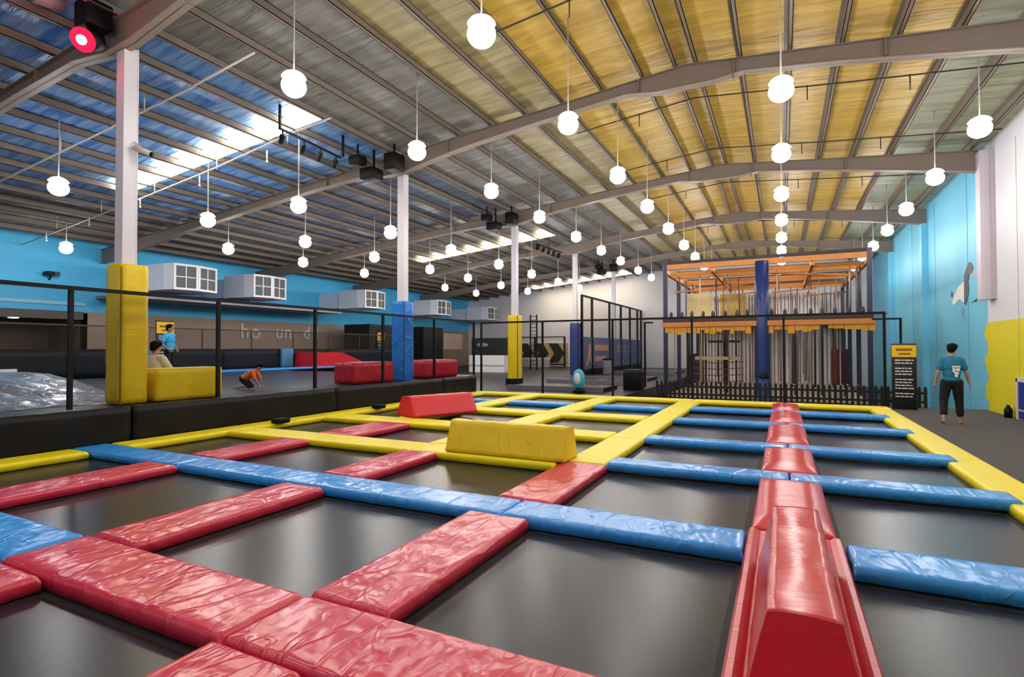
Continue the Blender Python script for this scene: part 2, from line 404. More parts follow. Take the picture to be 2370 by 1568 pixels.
cols = [(5.46, 'yellow', YELB, 0.56, 'nearest white steel column, its foot wrapped in tall yellow padding'),
        (13.2, 'blue', BLUE, 0.50, 'white steel column with bright blue padding behind two red blocks'),
        (20.9, 'yellow', YELB, 0.15, 'white steel column with narrow yellow padding in mid hall'),
        (28.5, 'blue', NAVYP, 0.0, 'white steel column with dark blue padding beside the chevron board'),
        (36.2, None, None, -0.05, 'farthest bare white steel column behind the tall netted enclosure')]
for i, (y, cn, cm, zb, lab) in enumerate(cols):
    t = thing('steel_column', lab, 'column', (CX, y, -1.1), 'columns between the two courts')
    MB().box(CX - 0.115, CX + 0.115, y - 0.12, y - 0.1, -1.1, 6.8).box(CX - 0.115, CX + 0.115, y + 0.1, y + 0.12, -1.1, 6.8).box(CX - 0.10, CX + 0.11, y - 0.105, y + 0.105, -1.1, 6.78).build('shaft', COLW, t)
    if cn:
        b = MB(); pad_geo(b, CX - 0.235, CX + 0.235, y - (0.19 if i == 0 else 0.235), y + (0.26 if i == 0 else 0.235), zb, 2.92 + (0.05 if i == 0 else 0), amp=0.012, seed=i * 3, res=0.09, r=0.025)
        p = b.build('column_pad', mat('blue_column_vinyl', (24, 118, 214), rough=0.4, bump=0.006, bscale=6, wrinkle=0.012) if i == 1 else cm, t); p['label'] = '%s column padding' % cn
        MB().box(CX + 0.225, CX + 0.242, y - (0.199 if i == 0 else 0.244), y - (0.18 if i == 0 else 0.225), zb, 2.9).build('seam', BLK if i > 1 else mat('dark_seam', (120, 96, 10)) if i == 0 else mat('dark_blue_seam', (12, 70, 140)), p)
    if i == 2: MB().box(CX - 0.3, CX + 0.24, y - 0.3, y + 0.3, -0.05, 0.22).build('plinth', BLK, t)

# right wall steel column
t = thing('wall_column', 'pale boxed steel column on the white right wall above yellow paint', 'column', (XR - 0.15, 20.3, 2.9))
MB().box(XR - 0.3, XR - 0.005, 20.12, 20.5, 2.9, 7.25).build('casing', mat('pale_casing', (206, 198, 206), rough=0.5), t)
MB().box(XR - 0.08, XR - 0.004, 19.98, 20.12, 2.9, 7.25).build('edge_strip', mat('mauve_strip', (186, 172, 182), rough=0.5), t)

# ------------------------------------------------------------------ high bay lamps
def make_lamp(cord):
    t = thing('high_bay_lamp', 'x', 'lamp', (0, 0, 0), 'high bay pendant lamps')
    MB().ell((0, 0, 0), (0.203, 0.203, 0.18), 28, 14).build('bulb', LAMPE, t, local=True)
    MB().lathe([(0.035, 0.265), (0.05, 0.25), (0.1, 0.237), (0.16, 0.2), (0.2, 0.15), (0.19, 0.15), (0.15, 0.19), (0.09, 0.224), (0.0, 0.232)], n=28).build('shade', emit_mat('reflector_glow', (255, 252, 248), 3.0) if 'shade_m' not in MATS else MATS['shade_m'], t, local=True)
    MB().tube([(0, 0, 0.25), (0, 0, 0.25 + cord)], 0.012, 6).build('cord', mat('pale_cord', (190, 186, 180)), t, local=True)
    ld = bpy.data.lights.new('lamp_light', 'POINT'); ld.energy = LAMP_W; ld.color = LAMP_COL; ld.shadow_soft_size = 0.213
    lo = bpy.data.objects.new('lamp_light', ld); COL.objects.link(lo); lo.parent = t
    return t
def rows(): 
    P = 3.53
    return [
    (0.03, 5.93, [3.3, 6.8, 10.37, 13.8, 17.49, 21.05, 24.4, 27.65, 31.0, 34.4, 38.0], 'above the red beam'),
    (-3.75, 5.93, [-0.5, 3.1, 6.59, 10.06, 13.69, 17.12, 20.67, 24.29, 27.66, 31.1, 34.6, 38.2], 'left of the ridge'),
    (-7.33, 5.93, [-0.6, 2.9, 6.49, 9.94, 13.44, 16.85, 20.52, 23.9, 27.22, 31.0, 34.5], 'right of the column line'),
    (3.63, 5.93, [3.4, 7.0, 10.5, 13.98, 17.56, 21.22, 24.74, 28.27, 31.8, 35.2], 'along the right wall'),
    (-11.3, 5.23, [10.18, 13.91, 17.5, 21.41, 24.97, 28.6, 32.2], 'just left of the columns'),
    (-14.95, 5.23, [6.51, 10.16, 13.77, 17.38, 21.31, 24.8, 28.6, 32.4], 'over the left court middle'),
    (-18.6, 5.23, [13.46, 17.02, 20.89, 28.12, 31.93], 'over the left court back'),
    (-22.93, 5.1, [3.0, 10.24], 'beside the left wall')]
protos = {}
CI = cam.matrix_world.inverted()
def in_frame(p):
    q = CI @ Vector(p)
    return q.z < 0 and abs(q.x / -q.z * FPX) < 1190 and abs(q.y / -q.z * FPX) < 800
for x, z, ys, nm in rows():
    vis = 0; off = -1
    for y in ys:
        key = x
        if key not in protos:
            o = protos[key] = make_lamp(zs(x) - 0.002 - z - 0.25)
        else: o = copy_tree(protos[key])
        o.location = (x, y, z)
        if in_frame((x, y, z)):
            o['label'] = 'glowing high bay lamp, %s from the camera in the row %s' % (ORD[vis], nm); vis += 1
        else:
            off += 1; o['label'] = 'high bay lamp outside the photo, row %s, number %s' % (nm, ORD[off])  # unseen lamps continuing the rows, added to even out the light

# ================================================================== MAIN TRAMPOLINE COURT
TH = 0.10
def pad(x0, x1, y0, y1, m, label, ztop=0.0, th=TH, hump=0.0, res=None, group=None, rr=0.035, crease=1.0):
    """cover pad: rounded foam slab in wrinkled vinyl"""
    g = 0.006; x0 += g; x1 -= g; y0 += g; y1 -= g
    near = (y0 + y1) / 2
    res = res or (0.03 if near < 5.2 else 0.05 if near < 8 else 0.09)
    def lines(a, c):
        e = [0, rr * 0.12, rr * 0.4, rr * 0.75, rr * 1.3]
        n = max(2, int((c - a - 2.6 * rr) / res))
        mid = [a + 1.3 * rr + (c - a - 2.6 * rr) * i / n for i in range(1, n)]
        return [a + v for v in e] + mid + [c - v for v in e[::-1]]
    X, Y = lines(x0, x1), lines(y0, y1); nx, ny = len(X), len(Y)
    alongx = (x1 - x0) > (y1 - y0)
    vs = []
    for j, y in enumerate(Y):
        for i, x in enumerate(X):
            du = min(x - x0, x1 - x); dv = min(y - y0, y1 - y)
            h = math.hypot(max(rr - du, 0), max(rr - dv, 0)); h = min(h, rr)
            z = ztop - rr + math.sqrt(max(rr * rr - h * h, 0))
            w = min(1, min(du, dv) / 0.08)
            p = Vector((x, y, 0))
            q = Vector((x * 2.2, y * 2.2, 3.1))
            n1 = noise.noise(q + 0.6 * Vector((noise.noise(p * 1.7), noise.noise(p * 1.7 + Vector((5, 2, 9))), 0)))
            n2 = 1 - abs(noise.noise(Vector((x * 5 + y * 3, y * 5 - x * 3, 8.0)) + 0.8 * Vector((n1, n1, 0)))) * 2
            z += w * crease * (0.008 * n1 + 0.006 * max(n2, -0.2))
            if hump:
                c = abs((x - (x0 + x1) / 2) / ((x1 - x0) / 2)) if not alongx else abs((y - (y0 + y1) / 2) / ((y1 - y0) / 2))
                z += hump * (1 - max(0, (c - 0.55) / 0.45) ** 1.3) * min(1, dv / 0.25 if not alongx else du / 0.25)
            vs.append((x, y, z))
    # skirt and base
    b = MB(); fs = [(j * nx + i, j * nx + i + 1, (j + 1) * nx + i + 1, (j + 1) * nx + i) for j in range(ny - 1) for i in range(nx - 1)]
    rim = [i for i in range(nx)] + [j * nx + nx - 1 for j in range(1, ny)] + [(ny - 1) * nx + i for i in range(nx - 2, -1, -1)] + [j * nx for j in range(ny - 2, 0, -1)]
    o = len(vs)
    for k in rim:
        x, y, _ = vs[k]; wob = 0.006 * noise.noise(Vector((x * 7, y * 7, 1)))
        vs.append((x, y, ztop - th + wob))
    R = len(rim)
    fs += [(rim[k], o + k, o + (k + 1) % R, rim[(k + 1) % R]) for k in range(R)]
    fs.append(tuple(o + k for k in range(R)))
    b.add(vs, fs, True)
    ob = b.build('trampoline_pad', m, org=((x0 + x1) / 2, (y0 + y1) / 2, ztop - th))
    return tag(ob, label, 'pad', group or 'padding strips of the trampoline court')
# red pads of the near left part
pad(-5.05, -2.63, 1.87, 2.45, RED, 'wide glossy red pad across the lower left corner, left of its seam')
pad(-2.63, -0.29, 1.87, 2.45, RED, 'wide glossy red pad across the bottom edge, right of its seam')
pad(-2.66, -2.0, -0.6, 1.86, RED, 'red pad running out of the bottom edge of the photo')
pad(-5.02, -4.4, -0.6, 1.86, RED, 'red pad corner cut off at the left edge of the photo')
pad(-7.6, -5.07, 1.90, 2.43, BLUE, 'blue pad corner cut off at the left edge, low down')
pad(-7.62, -7.0, 2.45, 4.38, RED, 'red strip in front of the long blue strip, nearest the left edge')
pad(-5.05, -4.45, 2.46, 4.38, RED, 'red strip with a rounded tip in front of the long blue strip, middle one')
pad(-2.63, -2.01, 2.46, 4.38, RED, 'wide red strip in front of the long blue strip, in the bottom centre')
pad(-7.62, -7.0, 4.92, 6.55, RED, 'red strip behind the long blue strip, leftmost of three')
pad(-5.05, -4.45, 4.92, 6.55, RED, 'red strip behind the long blue strip, left of the yellow block')
pad(-2.63, -2.02, 4.92, 6.83, RED, 'short red strip between the long blue strip and the yellow walkway strip')
pad(-7.5, -6.7, 7.22, 8.88, RED, 'small red strip between two yellow cross strips, before the red wedge')
# blue strips
pad(-9.66, -7.06, 4.40, 4.91, BLUE, 'left end of the long near blue strip, at the yellow border')
pad(-7.06, -2.32, 4.40, 4.91, BLUE, 'long middle piece of the near blue strip')
pad(-2.32, -0.27, 4.40, 4.91, BLUE, 'near blue strip piece ending at the left side of the red beam')
pad(0.42, 1.945, 4.40, 4.91, BLUE, 'near blue strip piece from the red beam to the right edge')
names = ['second', 'third', 'fourth', 'farthest']
for (y0, y1), nm in zip([(6.86, 7.30), (9.03, 9.45), (11.68, 12.10), (14.06, 14.49)], names):
    pad(-2.06, 0.065, y0, y1, BLUE, 'blue cross strip left of the red centre line, %s row back' % nm, ztop=0.02)
    pad(0.065, 2.08, y0, y1, BLUE, 'blue cross strip right of the red centre line, %s row back' % nm, ztop=0.02)
for (x0, x1), nm in zip([(-9.08, -7.62), (-7.0, -5.12), (-4.46, -2.64)], ['left', 'middle', 'right']):
    pad(x0 + .02, x1 - .02, 13.75, 14.25, BLUE, 'short far blue strip in a yellow framed cell, %s of three' % nm)
# red centre line
for (y0, y1), nm in zip([(4.93, 6.85), (7.31, 9.02), (9.46, 11.67), (12.11, 14.05), (14.5, 16.14)], ['just behind the red beam', 'between second and third blue strips', 'between third and fourth blue strips', 'between the two farthest blue strips', 'at the far yellow border']):
    pad(-0.25, 0.38, y0, y1, BEAMRED, 'glossy red centre line pad %s' % nm, hump=0.05, ztop=0.02, crease=0.3)
# yellow borders and cross strips
for k, (y0, y1) in enumerate([(2.4, 4.7), (4.7, 7.08), (7.08, 9.4), (9.4, 11.9), (11.9, 14.3), (14.3, 16.14)]):
    pad(1.95, 2.42, y0, y1, YEL, 'yellow right border pad beside the grey walkway, %s from the camera' % ORD[k], ztop=-0.012, crease=.5)
for k, (x0, x1) in enumerate([(-9.62, -7.3), (-7.3, -4.8), (-4.8, -2.32), (-2.32, 0.06), (0.06, 2.42)]):
    pad(x0, x1, 16.15, 16.75, YEL, 'yellow far border pad, %s from the left end' % ORD[k], crease=.5)
for k, (y0, y1) in enumerate([(0.2, 2.2), (2.2, 4.39), (4.92, 7.2), (7.2, 9.6), (9.6, 11.9), (11.9, 14.2), (14.2, 16.14)]):
    pad(-9.62, -9.1, y0, y1, YEL, 'yellow left border pad under the black barrier, %s from the camera' % ORD[k], crease=.5)
for (y0, y1), nm in zip([(6.56, 7.2), (8.9, 9.6), (11.55, 12.2)], ['nearest', 'middle', 'farthest']):
    pad(-9.09, -5.0, y0, y1, YEL, 'yellow cross strip on the left court half, %s of three, left piece' % nm, crease=.5)
    pad(-5.0, -2.65, y0, y1, YEL, 'yellow cross strip on the left court half, %s of three, right piece' % nm, crease=.5)
for k, (y0, y1) in enumerate([(6.85, 9.0), (9.0, 11.6), (11.6, 14.1), (14.1, 16.13)]):
    pad(-2.64, -2.06, y0, y1, YEL, 'yellow lengthwise strip left of the blue strips, %s from the camera' % ORD[k], crease=.5)
for (x0, x1), nx_ in (((-5.1, -4.48), 'second'), ((-7.6, -7.02), 'third')):
    for (y0, y1), nm in zip([(7.21, 8.89), (9.61, 11.54), (12.21, 16.13)], ['near', 'middle', 'far']):
        if nx_ == 'third' and nm == 'near': continue
        pad(x0, x1, y0, y1, YEL, 'yellow lengthwise strip, %s piece in the %s line left of the red beam' % (nm, nx_), crease=.5)
# trampoline beds
lanes = [(-9.1, -7.62, 'leftmost lane'), (-7.0, -5.05, 'second lane from left'), (-4.45, -2.63, 'middle lane'), (-2.03, -0.27, 'lane left of the red beam'), (0.38, 1.95, 'lane right of the red beam')]
rl = [(2.45, 4.4), (4.9, 6.56), (7.2, 8.9), (9.6, 11.55), (12.2, 13.75), (14.25, 16.15)]
rr_ = [(2.45, 4.4), (4.9, 6.86), (7.3, 9.03), (9.45, 11.68), (12.1, 14.06), (14.49, 16.15)]
def bed(x0, x1, y0, y1, label):
    t = thing('trampoline_bed', label, 'trampoline', ((x0 + x1) / 2, (y0 + y1) / 2, -0.13), 'black trampoline beds of the main court')
    e = 0.05; w = 0.05; b = MB(); n = 10; vs = []
    for j in range(n + 1):
        for i in range(n + 1):
            u, v = i / n, j / n
            vs.append((x0 + w + (x1 - x0 - 2 * w) * u, y0 + w + (y1 - y0 - 2 * w) * v, -0.115 - 0.012 * math.sin(PI * u) * math.sin(PI * v)))
    b.add(vs, [(j * (n + 1) + i, j * (n + 1) + i + 1, (j + 1) * (n + 1) + i + 1, (j + 1) * (n + 1) + i) for j in range(n) for i in range(n)], True)
    b.build('jump_mat', MATB, t)
    f = MB(); z0, z1 = -0.127, -0.113
    f.box(x0 - e, x1 + e, y0 - e, y0 + w, z0, z1).box(x0 - e, x1 + e, y1 - w, y1 + e, z0, z1).box(x0 - e, x0 + w, y0 + w, y1 - w, z0, z1).box(x1 - w, x1 + e, y0 + w, y1 - w, z0, z1)
    f.build('edge_webbing', mat('edge_webbing', (16, 16, 18), rough=0.7), t)
bed(-4.4, -2.66, -0.5, 1.87, 'black trampoline bed in the lower left corner before the red pad')
for (x0, x1, ln) in lanes:
    for k, (y0, y1) in enumerate(rr_ if x0 > -2.1 else rl):
        bed(x0, x1, y0, y1, 'black trampoline bed in the %s, %s row from the camera' % (ln, ORD[k]))
t = thing('steel_substructure', 'dark steel substructure carrying all pads and trampoline beds of the main court', 'frame', (-3.6, 8.3, -1.1))
b = MB()
for x in (-9.38, -7.3, -4.77, -2.33, 0.065, 2.2): b.box(x - .13, x + .13, -0.5, 16.7, -0.5, -0.135)
b.build('long_rail', BLK, t)
b = MB()
for y in (2.16, 4.65, 7.0, 9.2, 11.88, 14.1, 16.42): b.box(-9.5, 2.33, y - .13, y + .13, -0.5, -0.136)
b.build('cross_rail', BLK, t)
b = MB()
for x in (-9.38, -7.3, -4.77, -2.33, 0.065, 2.2):
    for y in (2.16, 7.0, 11.88, 16.42): b.box(x - .05, x + .05, y - .05, y + .05, -1.1, -0.5)
b.build('leg', BLK, t)
MB().box(-9.6, 2.43, 16.76, 16.9, -1.1, -0.1).box(2.425, 2.44, -.5, 16.9, -1.1, -0.12).build('skirt', BLKV, t)
# red balance beam
t = thing('balance_beam', 'tall glossy red foam balance beam pointing at the camera in the foreground', 'balance beam', (0.07, 3.3, 0))
b = MB(); yb = [1.0 + 0.1 * k for k in range(0)]
def trap(b, y0, y1, cx, wb, wt, z0, z1, bulge=0.006, seed=1.0, taper=0.0, n=None):
    n = n or int((y1 - y0) / 0.05); prof = []
    m = 8
    for k in range(m + 1): prof.append((-wb / 2 + (wb - wt) / 2 * k / m, z0 + (z1 - z0) * k / m))
    for k in range(1, m): prof.append((-wt / 2 + wt * k / m, z1 + 0.008 * math.sin(PI * k / m)))
    for k in range(m + 1): prof.append((wt / 2 + (wb - wt) / 2 * k / m, z1 + (z0 - z1) * k / m))
    P = len(prof); vs = []
    for j in range(n + 1):
        y = y0 + (y1 - y0) * j / n
        for (x, z) in prof:
            q = Vector((x * 6, y * 9, z * 6 + seed)); nn = noise.noise(q) * bulge
            zz = z + nn * (1 if z > z1 - .02 else 0); xx = cx + x + nn * (1 if x > 0 else -1)
            vs.append((xx, y + taper * (z - z0) * (1 if j == 0 else -1 if j == n else 0), zz))
    fs = [(j * P + i, j * P + (i + 1) % P, (j + 1) * P + (i + 1) % P, (j + 1) * P + i) for j in range(n) for i in range(P)]
    sm = MB(); b.add(vs, fs, True)
    b.add(vs[:P], [tuple(range(P))]); b.add(vs[-P:], [tuple(range(P))[::-1]])
    return b
trap(b, 2.5, 4.2, 0.07, 0.46, 0.27, 0.02, 0.41).build('beam_body', BEAMRED, t)
b = MB()
for s in (-1, 1):
    c = 0.07
    poly = [(c + s * 0.225, -0.1), (c + s * 0.33, -0.1), (c + s * 0.335, -0.01), (c + s * 0.315, 0.03), (c + s * 0.285, 0.035), (c + s * 0.235, 0.0)]
    b.prism(poly, 'y', 1.2, 4.88)
b.box(0.07 - .24, 0.07 + .24, 1.2, 4.88, -0.1, 0.012)
b.build('base_flange', BEAMRED, t)
# yellow trapezoid block
t = thing('foam_barrier', 'long yellow trapezoid foam block lying on the yellow cross strip', 'foam block', (-3.45, 6.88, 0))
b = MB(); tb = MB(); trap(tb, -0.92, 0.92, 0, 0.52, 0.2, 0.015, 0.44, bulge=0.012, seed=4, n=36)
tb.v = [(-3.47 + y, 6.9 - x, z) for x, y, z in tb.v]
tb.build('foam_body', YELB, t)
MB().box(-4.38, -2.56, 6.66, 7.14, 0.003, 0.018).build('base_seam', mat('dark_seam', (120, 96, 10)), t)
# red wedge block
t = thing('foam_barrier', 'red trapezoid foam block standing on yellow strips at mid court', 'foam block', (-7.1, 10.45, 0), rotz=math.radians(-22))
tb = MB(); trap(tb, -0.85, 0.85, 0, 0.78, 0.34, 0.01, 0.44, bulge=0.006, seed=9, n=24); tb.build('foam_body', BLOCKRED, t, local=True)
MB().box(-0.4, 0.4, -0.87, 0.87, 0.004, 0.012).build('base_seam', MAROON, t, local=True)
for y, lab in ((7.62, 'small black cap on the yellow left border before the red wedge'), (10.6, 'small black cap on the yellow left border beside the red wedge')):
    t_ = MB().rbox(-9.2, -8.98, y, y + 0.3, 0.0, 0.10, 0.02).build('edge_cap', BLK, org=(-9.1, y, 0)); tag(t_, lab, 'cap')

# ================================================================== BARRIER + FRONT FENCE
for k, (y0, y1) in enumerate([(-2.9, 0.66), (0.66, 5.27), (5.27, 9.88), (9.88, 14.5), (14.5, 16.6)]):
    b = MB(); pad_geo(b, -9.95, -9.645, y0 + .017, y1 - .017, -0.1, 0.555, amp=0.016, seed=k * 7, res=0.1, r=0.03)
    o = b.build('barrier_pad', BLKV, org=(-9.8, (y0 + y1) / 2, -0.1))
    tag(o, 'black padded barrier panel under the net fence, %s from the left edge' % ORD[k], 'barrier', 'black barrier panels')
FX = -9.74
t = thing('net_fence', 'tall black net fence on the black barrier along the left court', 'fence', (FX, 8, 0.56))
for y in (-0.4, 2.0, 4.42, 6.85, 9.28, 11.68, 14.12, 16.56):
    MB().box(FX - .03, FX + .03, y - .03, y + .03, 0.575, 2.46).build('post', BLKP, t)
MB().box(FX - .025, FX + .025, -2.8, 16.6, 2.41, 2.47).build('top_rail', BLKP, t)
MB().box(FX - .002, FX + .002, -2.8, 16.58, 0.57, 2.41).build('netting', NET, t)
t = thing('net_fence', 'black net fence across the far end of the main court', 'fence', (-3.7, 17.02, -0.1))
for x in (-9.7, -7.3, -4.86, -2.42, 0.05, 2.4):
    MB().box(x - .03, x + .03, 16.99, 17.05, -1.1 if x > -4.7 else -0.05, 2.44).build('post', BLKP, t)
MB().box(-9.7, 2.43, 17.0, 17.04, 2.39, 2.45).build('top_rail', BLKP, t)
MB().box(-9.68, 2.4, 17.018, 17.022, -0.05, 2.39).build('netting', net_mat('fine_net', (20, 20, 24), 0.07), t)

# ================================================================== LEFT COURT
struct('floor', MB().box(XL, -9.96, YF, 16.94, -1.1, 0.5), FLOORD)
struct('floor', MB().box(XL, -20.4, 16.94, 30.0, -0.05, 0.5), FLOORD)
struct('floor', MB().box(-10.54, -9.96, YF, 16.94, 0.5, 0.55), FLOORD)
b = MB().box(-20.0, -10.55, 6.55, 16.9, 0.5, 0.55)
o = b.build('trampoline_bed', SLATE, org=(-15, 11.7, 0.5)); tag(o, 'large slate grey trampoline field of the raised left court behind the fence', 'trampoline')
b = MB()
bb = [(-20.0, -13.6, 1.1), (-13.6, -10.2, 0.56)]
vs = []; n = 26; mN = 22
for j in range(mN + 1):
    for i in range(n + 1):
        x = -15.2 + 4.6 * i / n; y = 0.4 + 5.5 * j / mN
        z = 0.56 + 0.44 * min(1, max(0, (-10.8 - x) / 3.0))
        z += 0.03 * noise.noise(Vector((x * 1.2 + y, y * 2.5 - x, 0))) + 0.02 * noise.noise(Vector((x * 4, y * 4, 2)))
        vs.append((x, y, z))
fs = [(j * (n + 1) + i, j * (n + 1) + i + 1, (j + 1) * (n + 1) + i + 1, (j + 1) * (n + 1) + i) for j in range(mN) for i in range(n)]
b.add(vs, fs, True)
R = [i for i in range(n + 1)] + [j * (n + 1) + n for j in range(1, mN + 1)] + [mN * (n + 1) + i for i in range(n - 1, -1, -1)] + [j * (n + 1) for j in range(mN - 1, 0, -1)]
sk = [vs[k] for k in R] + [(vs[k][0], vs[k][1], 0.5) for k in R]
b.add(sk, [(k, (k + 1) % len(R), len(R) + (k + 1) % len(R), len(R) + k) for k in range(len(R))] + [tuple(len(R) + k for k in range(len(R)))])
t = thing('crash_mat', 'sloping shiny silver crash mat behind the fence at the left edge', 'mat', (-12.6, 3, 0.5))
b.build('mat_body', SILV, t)
MB().box(-15.34, -15.2, 0.4, 5.9, 0.5, 1.06).build('rim', WHT, t)
b = MB(); pad_geo(b, -20.6, -19.7, 13.2, 22.0, 0.55, 0.66, amp=0.01, res=0.2); o = b.build('floor_pad', BLUE, org=(-20.1, 17.6, 0.55)); tag(o, 'long low blue pad along the back of the left court', 'pad')
# yellow low block joined to the column pad
t = thing('padded_block', 'low yellow padded block behind the fence beside the yellow column', 'foam block', (-10.25, 6.45, 0.55))
b = MB(); pad_geo(b, -10.5, -9.99, 5.84, 7.12, 0.555, 1.14, amp=0.012, seed=3, res=0.08); b.build('foam_body', YELB, t)
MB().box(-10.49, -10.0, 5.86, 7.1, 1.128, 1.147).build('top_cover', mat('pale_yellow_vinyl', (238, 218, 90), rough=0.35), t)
for y0, y1, x0, lab in ((11.0, 12.62, -10.85, 'red foam block behind the fence left of the blue column'), (14.2, 16.1, -10.9, 'red foam block behind the fence right of the blue column')):
    t = thing('foam_block', lab, 'foam block', (-10.5, (y0 + y1) / 2, 0.55), 'red blocks behind the fence')
    b = MB(); pad_geo(b, x0, -10.12, y0, y1, 0.555, 1.12, amp=0.008, seed=y0, res=0.1, r=0.03); b.build('foam_body', mat('crimson_vinyl', (186, 22, 48), rough=0.42, bump=0.006, bscale=5, wrinkle=0.01), t)
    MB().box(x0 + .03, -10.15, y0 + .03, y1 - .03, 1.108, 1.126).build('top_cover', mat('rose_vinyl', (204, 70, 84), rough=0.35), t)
t = thing('foam_wedge', 'red foam ramp wedge at the back of the left court', 'foam block', (-20.7, 20.8, 0.6))
MB().prism([(18.7, 0.66), (22.6, 0.66), (20.6, 1.32), (18.75, 1.32)], 'x', -20.95, -19.8).build('foam_body', BLOCKRED, t)
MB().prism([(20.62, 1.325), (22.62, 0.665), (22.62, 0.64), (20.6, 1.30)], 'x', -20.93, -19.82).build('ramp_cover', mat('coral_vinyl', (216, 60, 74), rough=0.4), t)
# far padded wall of the left court with its own fence
for k, (y0, y1) in enumerate([(4.0, 9.5), (9.5, 15.0), (15.0, 20.8), (20.8, 27.0)]):
    b = MB(); pad_geo(b, -21.35, -21.0, y0 + .01, y1 - .01, 0.5, 1.5, amp=0.01, seed=k, res=0.25)
    o = b.build('barrier_pad', mat('dark_navy_vinyl', (14, 20, 30), rough=0.55, spec=0.25), org=(-21.2, (y0 + y1) / 2, 0.5)); tag(o, 'dark padded wall at the back of the left court, %s panel from the left' % ORD[k], 'barrier', 'dark padded back wall panels')
for y, nm in ((12.15, 'left of the yellow column'), (18.2, 'behind the crawling child')):
    o = MB().rbox(-20.99, -20.85, y - .33, y + .33, 0.66, 1.52, 0.02).build('corner_pad', mat('steel_blue_vinyl', (70, 132, 170), rough=0.5), org=(-20.9, y, 0.6)); tag(o, 'upright pale blue pad on the dark back wall %s' % nm, 'pad')
t = thing('net_fence', 'thin brown railing with net above the dark padded back wall', 'fence', (-21.18, 15, 1.5))
BRN = mat('brown_rail', (70, 50, 46), rough=0.5)
for k in range(10):
    y = 5.0 + 2.3 * k
    MB().box(-21.2, -21.16, y - .02, y + .02, 1.515, 2.32).build('post', BRN, t)
MB().box(-21.2, -21.16, 4.0, 26.9, 2.28, 2.33).build('top_rail', BRN, t)
MB().box(-21.182, -21.178, 4.0, 26.9, 1.5, 2.28).build('netting', net_mat('taupe_net', (70, 60, 56), 0.15), t)
# lettering on the taupe wall
t = thing('wall_lettering', 'large white letters on the taupe back wall behind the railing', 'lettering', (XL + 0.05, 22.2, 2.1))
def letters(txt, y, z, size, parent):
    cu = bpy.data.curves.new('letter', 'FONT'); cu.body = txt; cu.size = size; cu.extrude = 0.02
    tmp = bpy.data.objects.new('letter', cu); COL.objects.link(tmp)
    bpy.context.view_layer.update()
    me = bpy.data.meshes.new_from_object(tmp.evaluated_get(bpy.context.evaluated_depsgraph_get()))
    bpy.data.objects.remove(tmp); bpy.data.curves.remove(cu)
    me.transform(Matrix(((0, 0, 1, 0), (1, 0, 0, 0), (0, 1, 0, 0), (0, 0, 0, 1)))); me.materials.clear(); me.materials.append(PRINT)
    o = bpy.data.objects.new('letter', me); COL.objects.link(o); o.parent = parent; o.location = (0.0, y - 22.2, z - 2.1)
letters('h', 19.5, 2.08, 1.15, t); letters('o', 20.15, 2.08, 1.15, t); letters('u', 21.75, 2.1, 1.15, t); letters('n', 22.35, 2.1, 1.15, t); letters('d', 23.75, 2.12, 1.1, t); letters('l', 24.75, 2.14, 1.1, t)
# dark doorway and boards
t = thing('dark_booth', 'black booth standing left of the blue column at the back', 'booth', (-23.0, 26.8, 0.5))
MB().box(-24.4, -22.4, 25.6, 28.2, 0.5, 3.0).build('booth_body', SIGNK, t)
MB().box(-22.4, -22.36, 25.6, 28.2, 2.86, 3.0).build('booth_trim', NAVY, t)
t = thing('dark_booth', 'black booth standing right of the blue column at the back', 'booth', (-22.5, 32.0, 0.0))
MB().box(-23.6, -22.0, 30.6, 33.0, -0.05, 3.0).build('booth_body', SIGNK, t)
MB().box(-21.99, -21.95, 33.05, 35.6, 1.45, 2.6).build('booth_window', TAN, t)
def info_board(label, loc, w, h, head, rotz, fold=0.04):
    """upright black board with yellow header and rows of small white print; front faces local -Y"""
    t = thing('info_board', label, 'sign', loc, None, rotz)
    MB().rbox(-w / 2, w / 2, 0, fold, 0, h, 0.01).build('board', SIGNK, t, local=True)
    hd = MB().box(-w / 2 + .01, w / 2 - .01, -0.012, 0.005, h - head - 0.05, h - 0.05).build('header', SIGNY, t, local=True)
    MB().box(-w * .32, w * .32, -0.016, -0.011, h - 0.05 - head * .48, h - 0.05 - head * .28).box(-w * .22, w * .26, -0.016, -0.011, h - 0.05 - head * .8, h - .05 - head * .66).build('header_print', mat('dark_ochre_print', (140, 96, 12)), hd, local=True)
    rng = random.Random(int(w * 100)); ln = MB(); z = h - head - 0.16
    while z > 0.34:
        x = -w * .36
        while x < w * .3:
            l = rng.uniform(.03, .12) * w / .5; l = min(l, w * .38 - x); ln.box(x, x + l, -0.012, -0.002, z, z + 0.032 * h / 1.9); x += l + .02
        z -= 0.085 * h / 1.9 if rng.random() < .75 else 0.15 * h / 1.9
    ln.build('print_lines', PRINT, t, local=True)
    return t
info_board('small info board with yellow header behind the staff member, left court', (-19.5, 11.7, 0.55), 0.62, 1.95, 0.40, math.radians(90))
info_board('narrow info board with pale yellow header on the dark booth', (-22.33, 26.6, 0.55), 0.7, 1.98, 0.48, math.radians(90), 0.02)
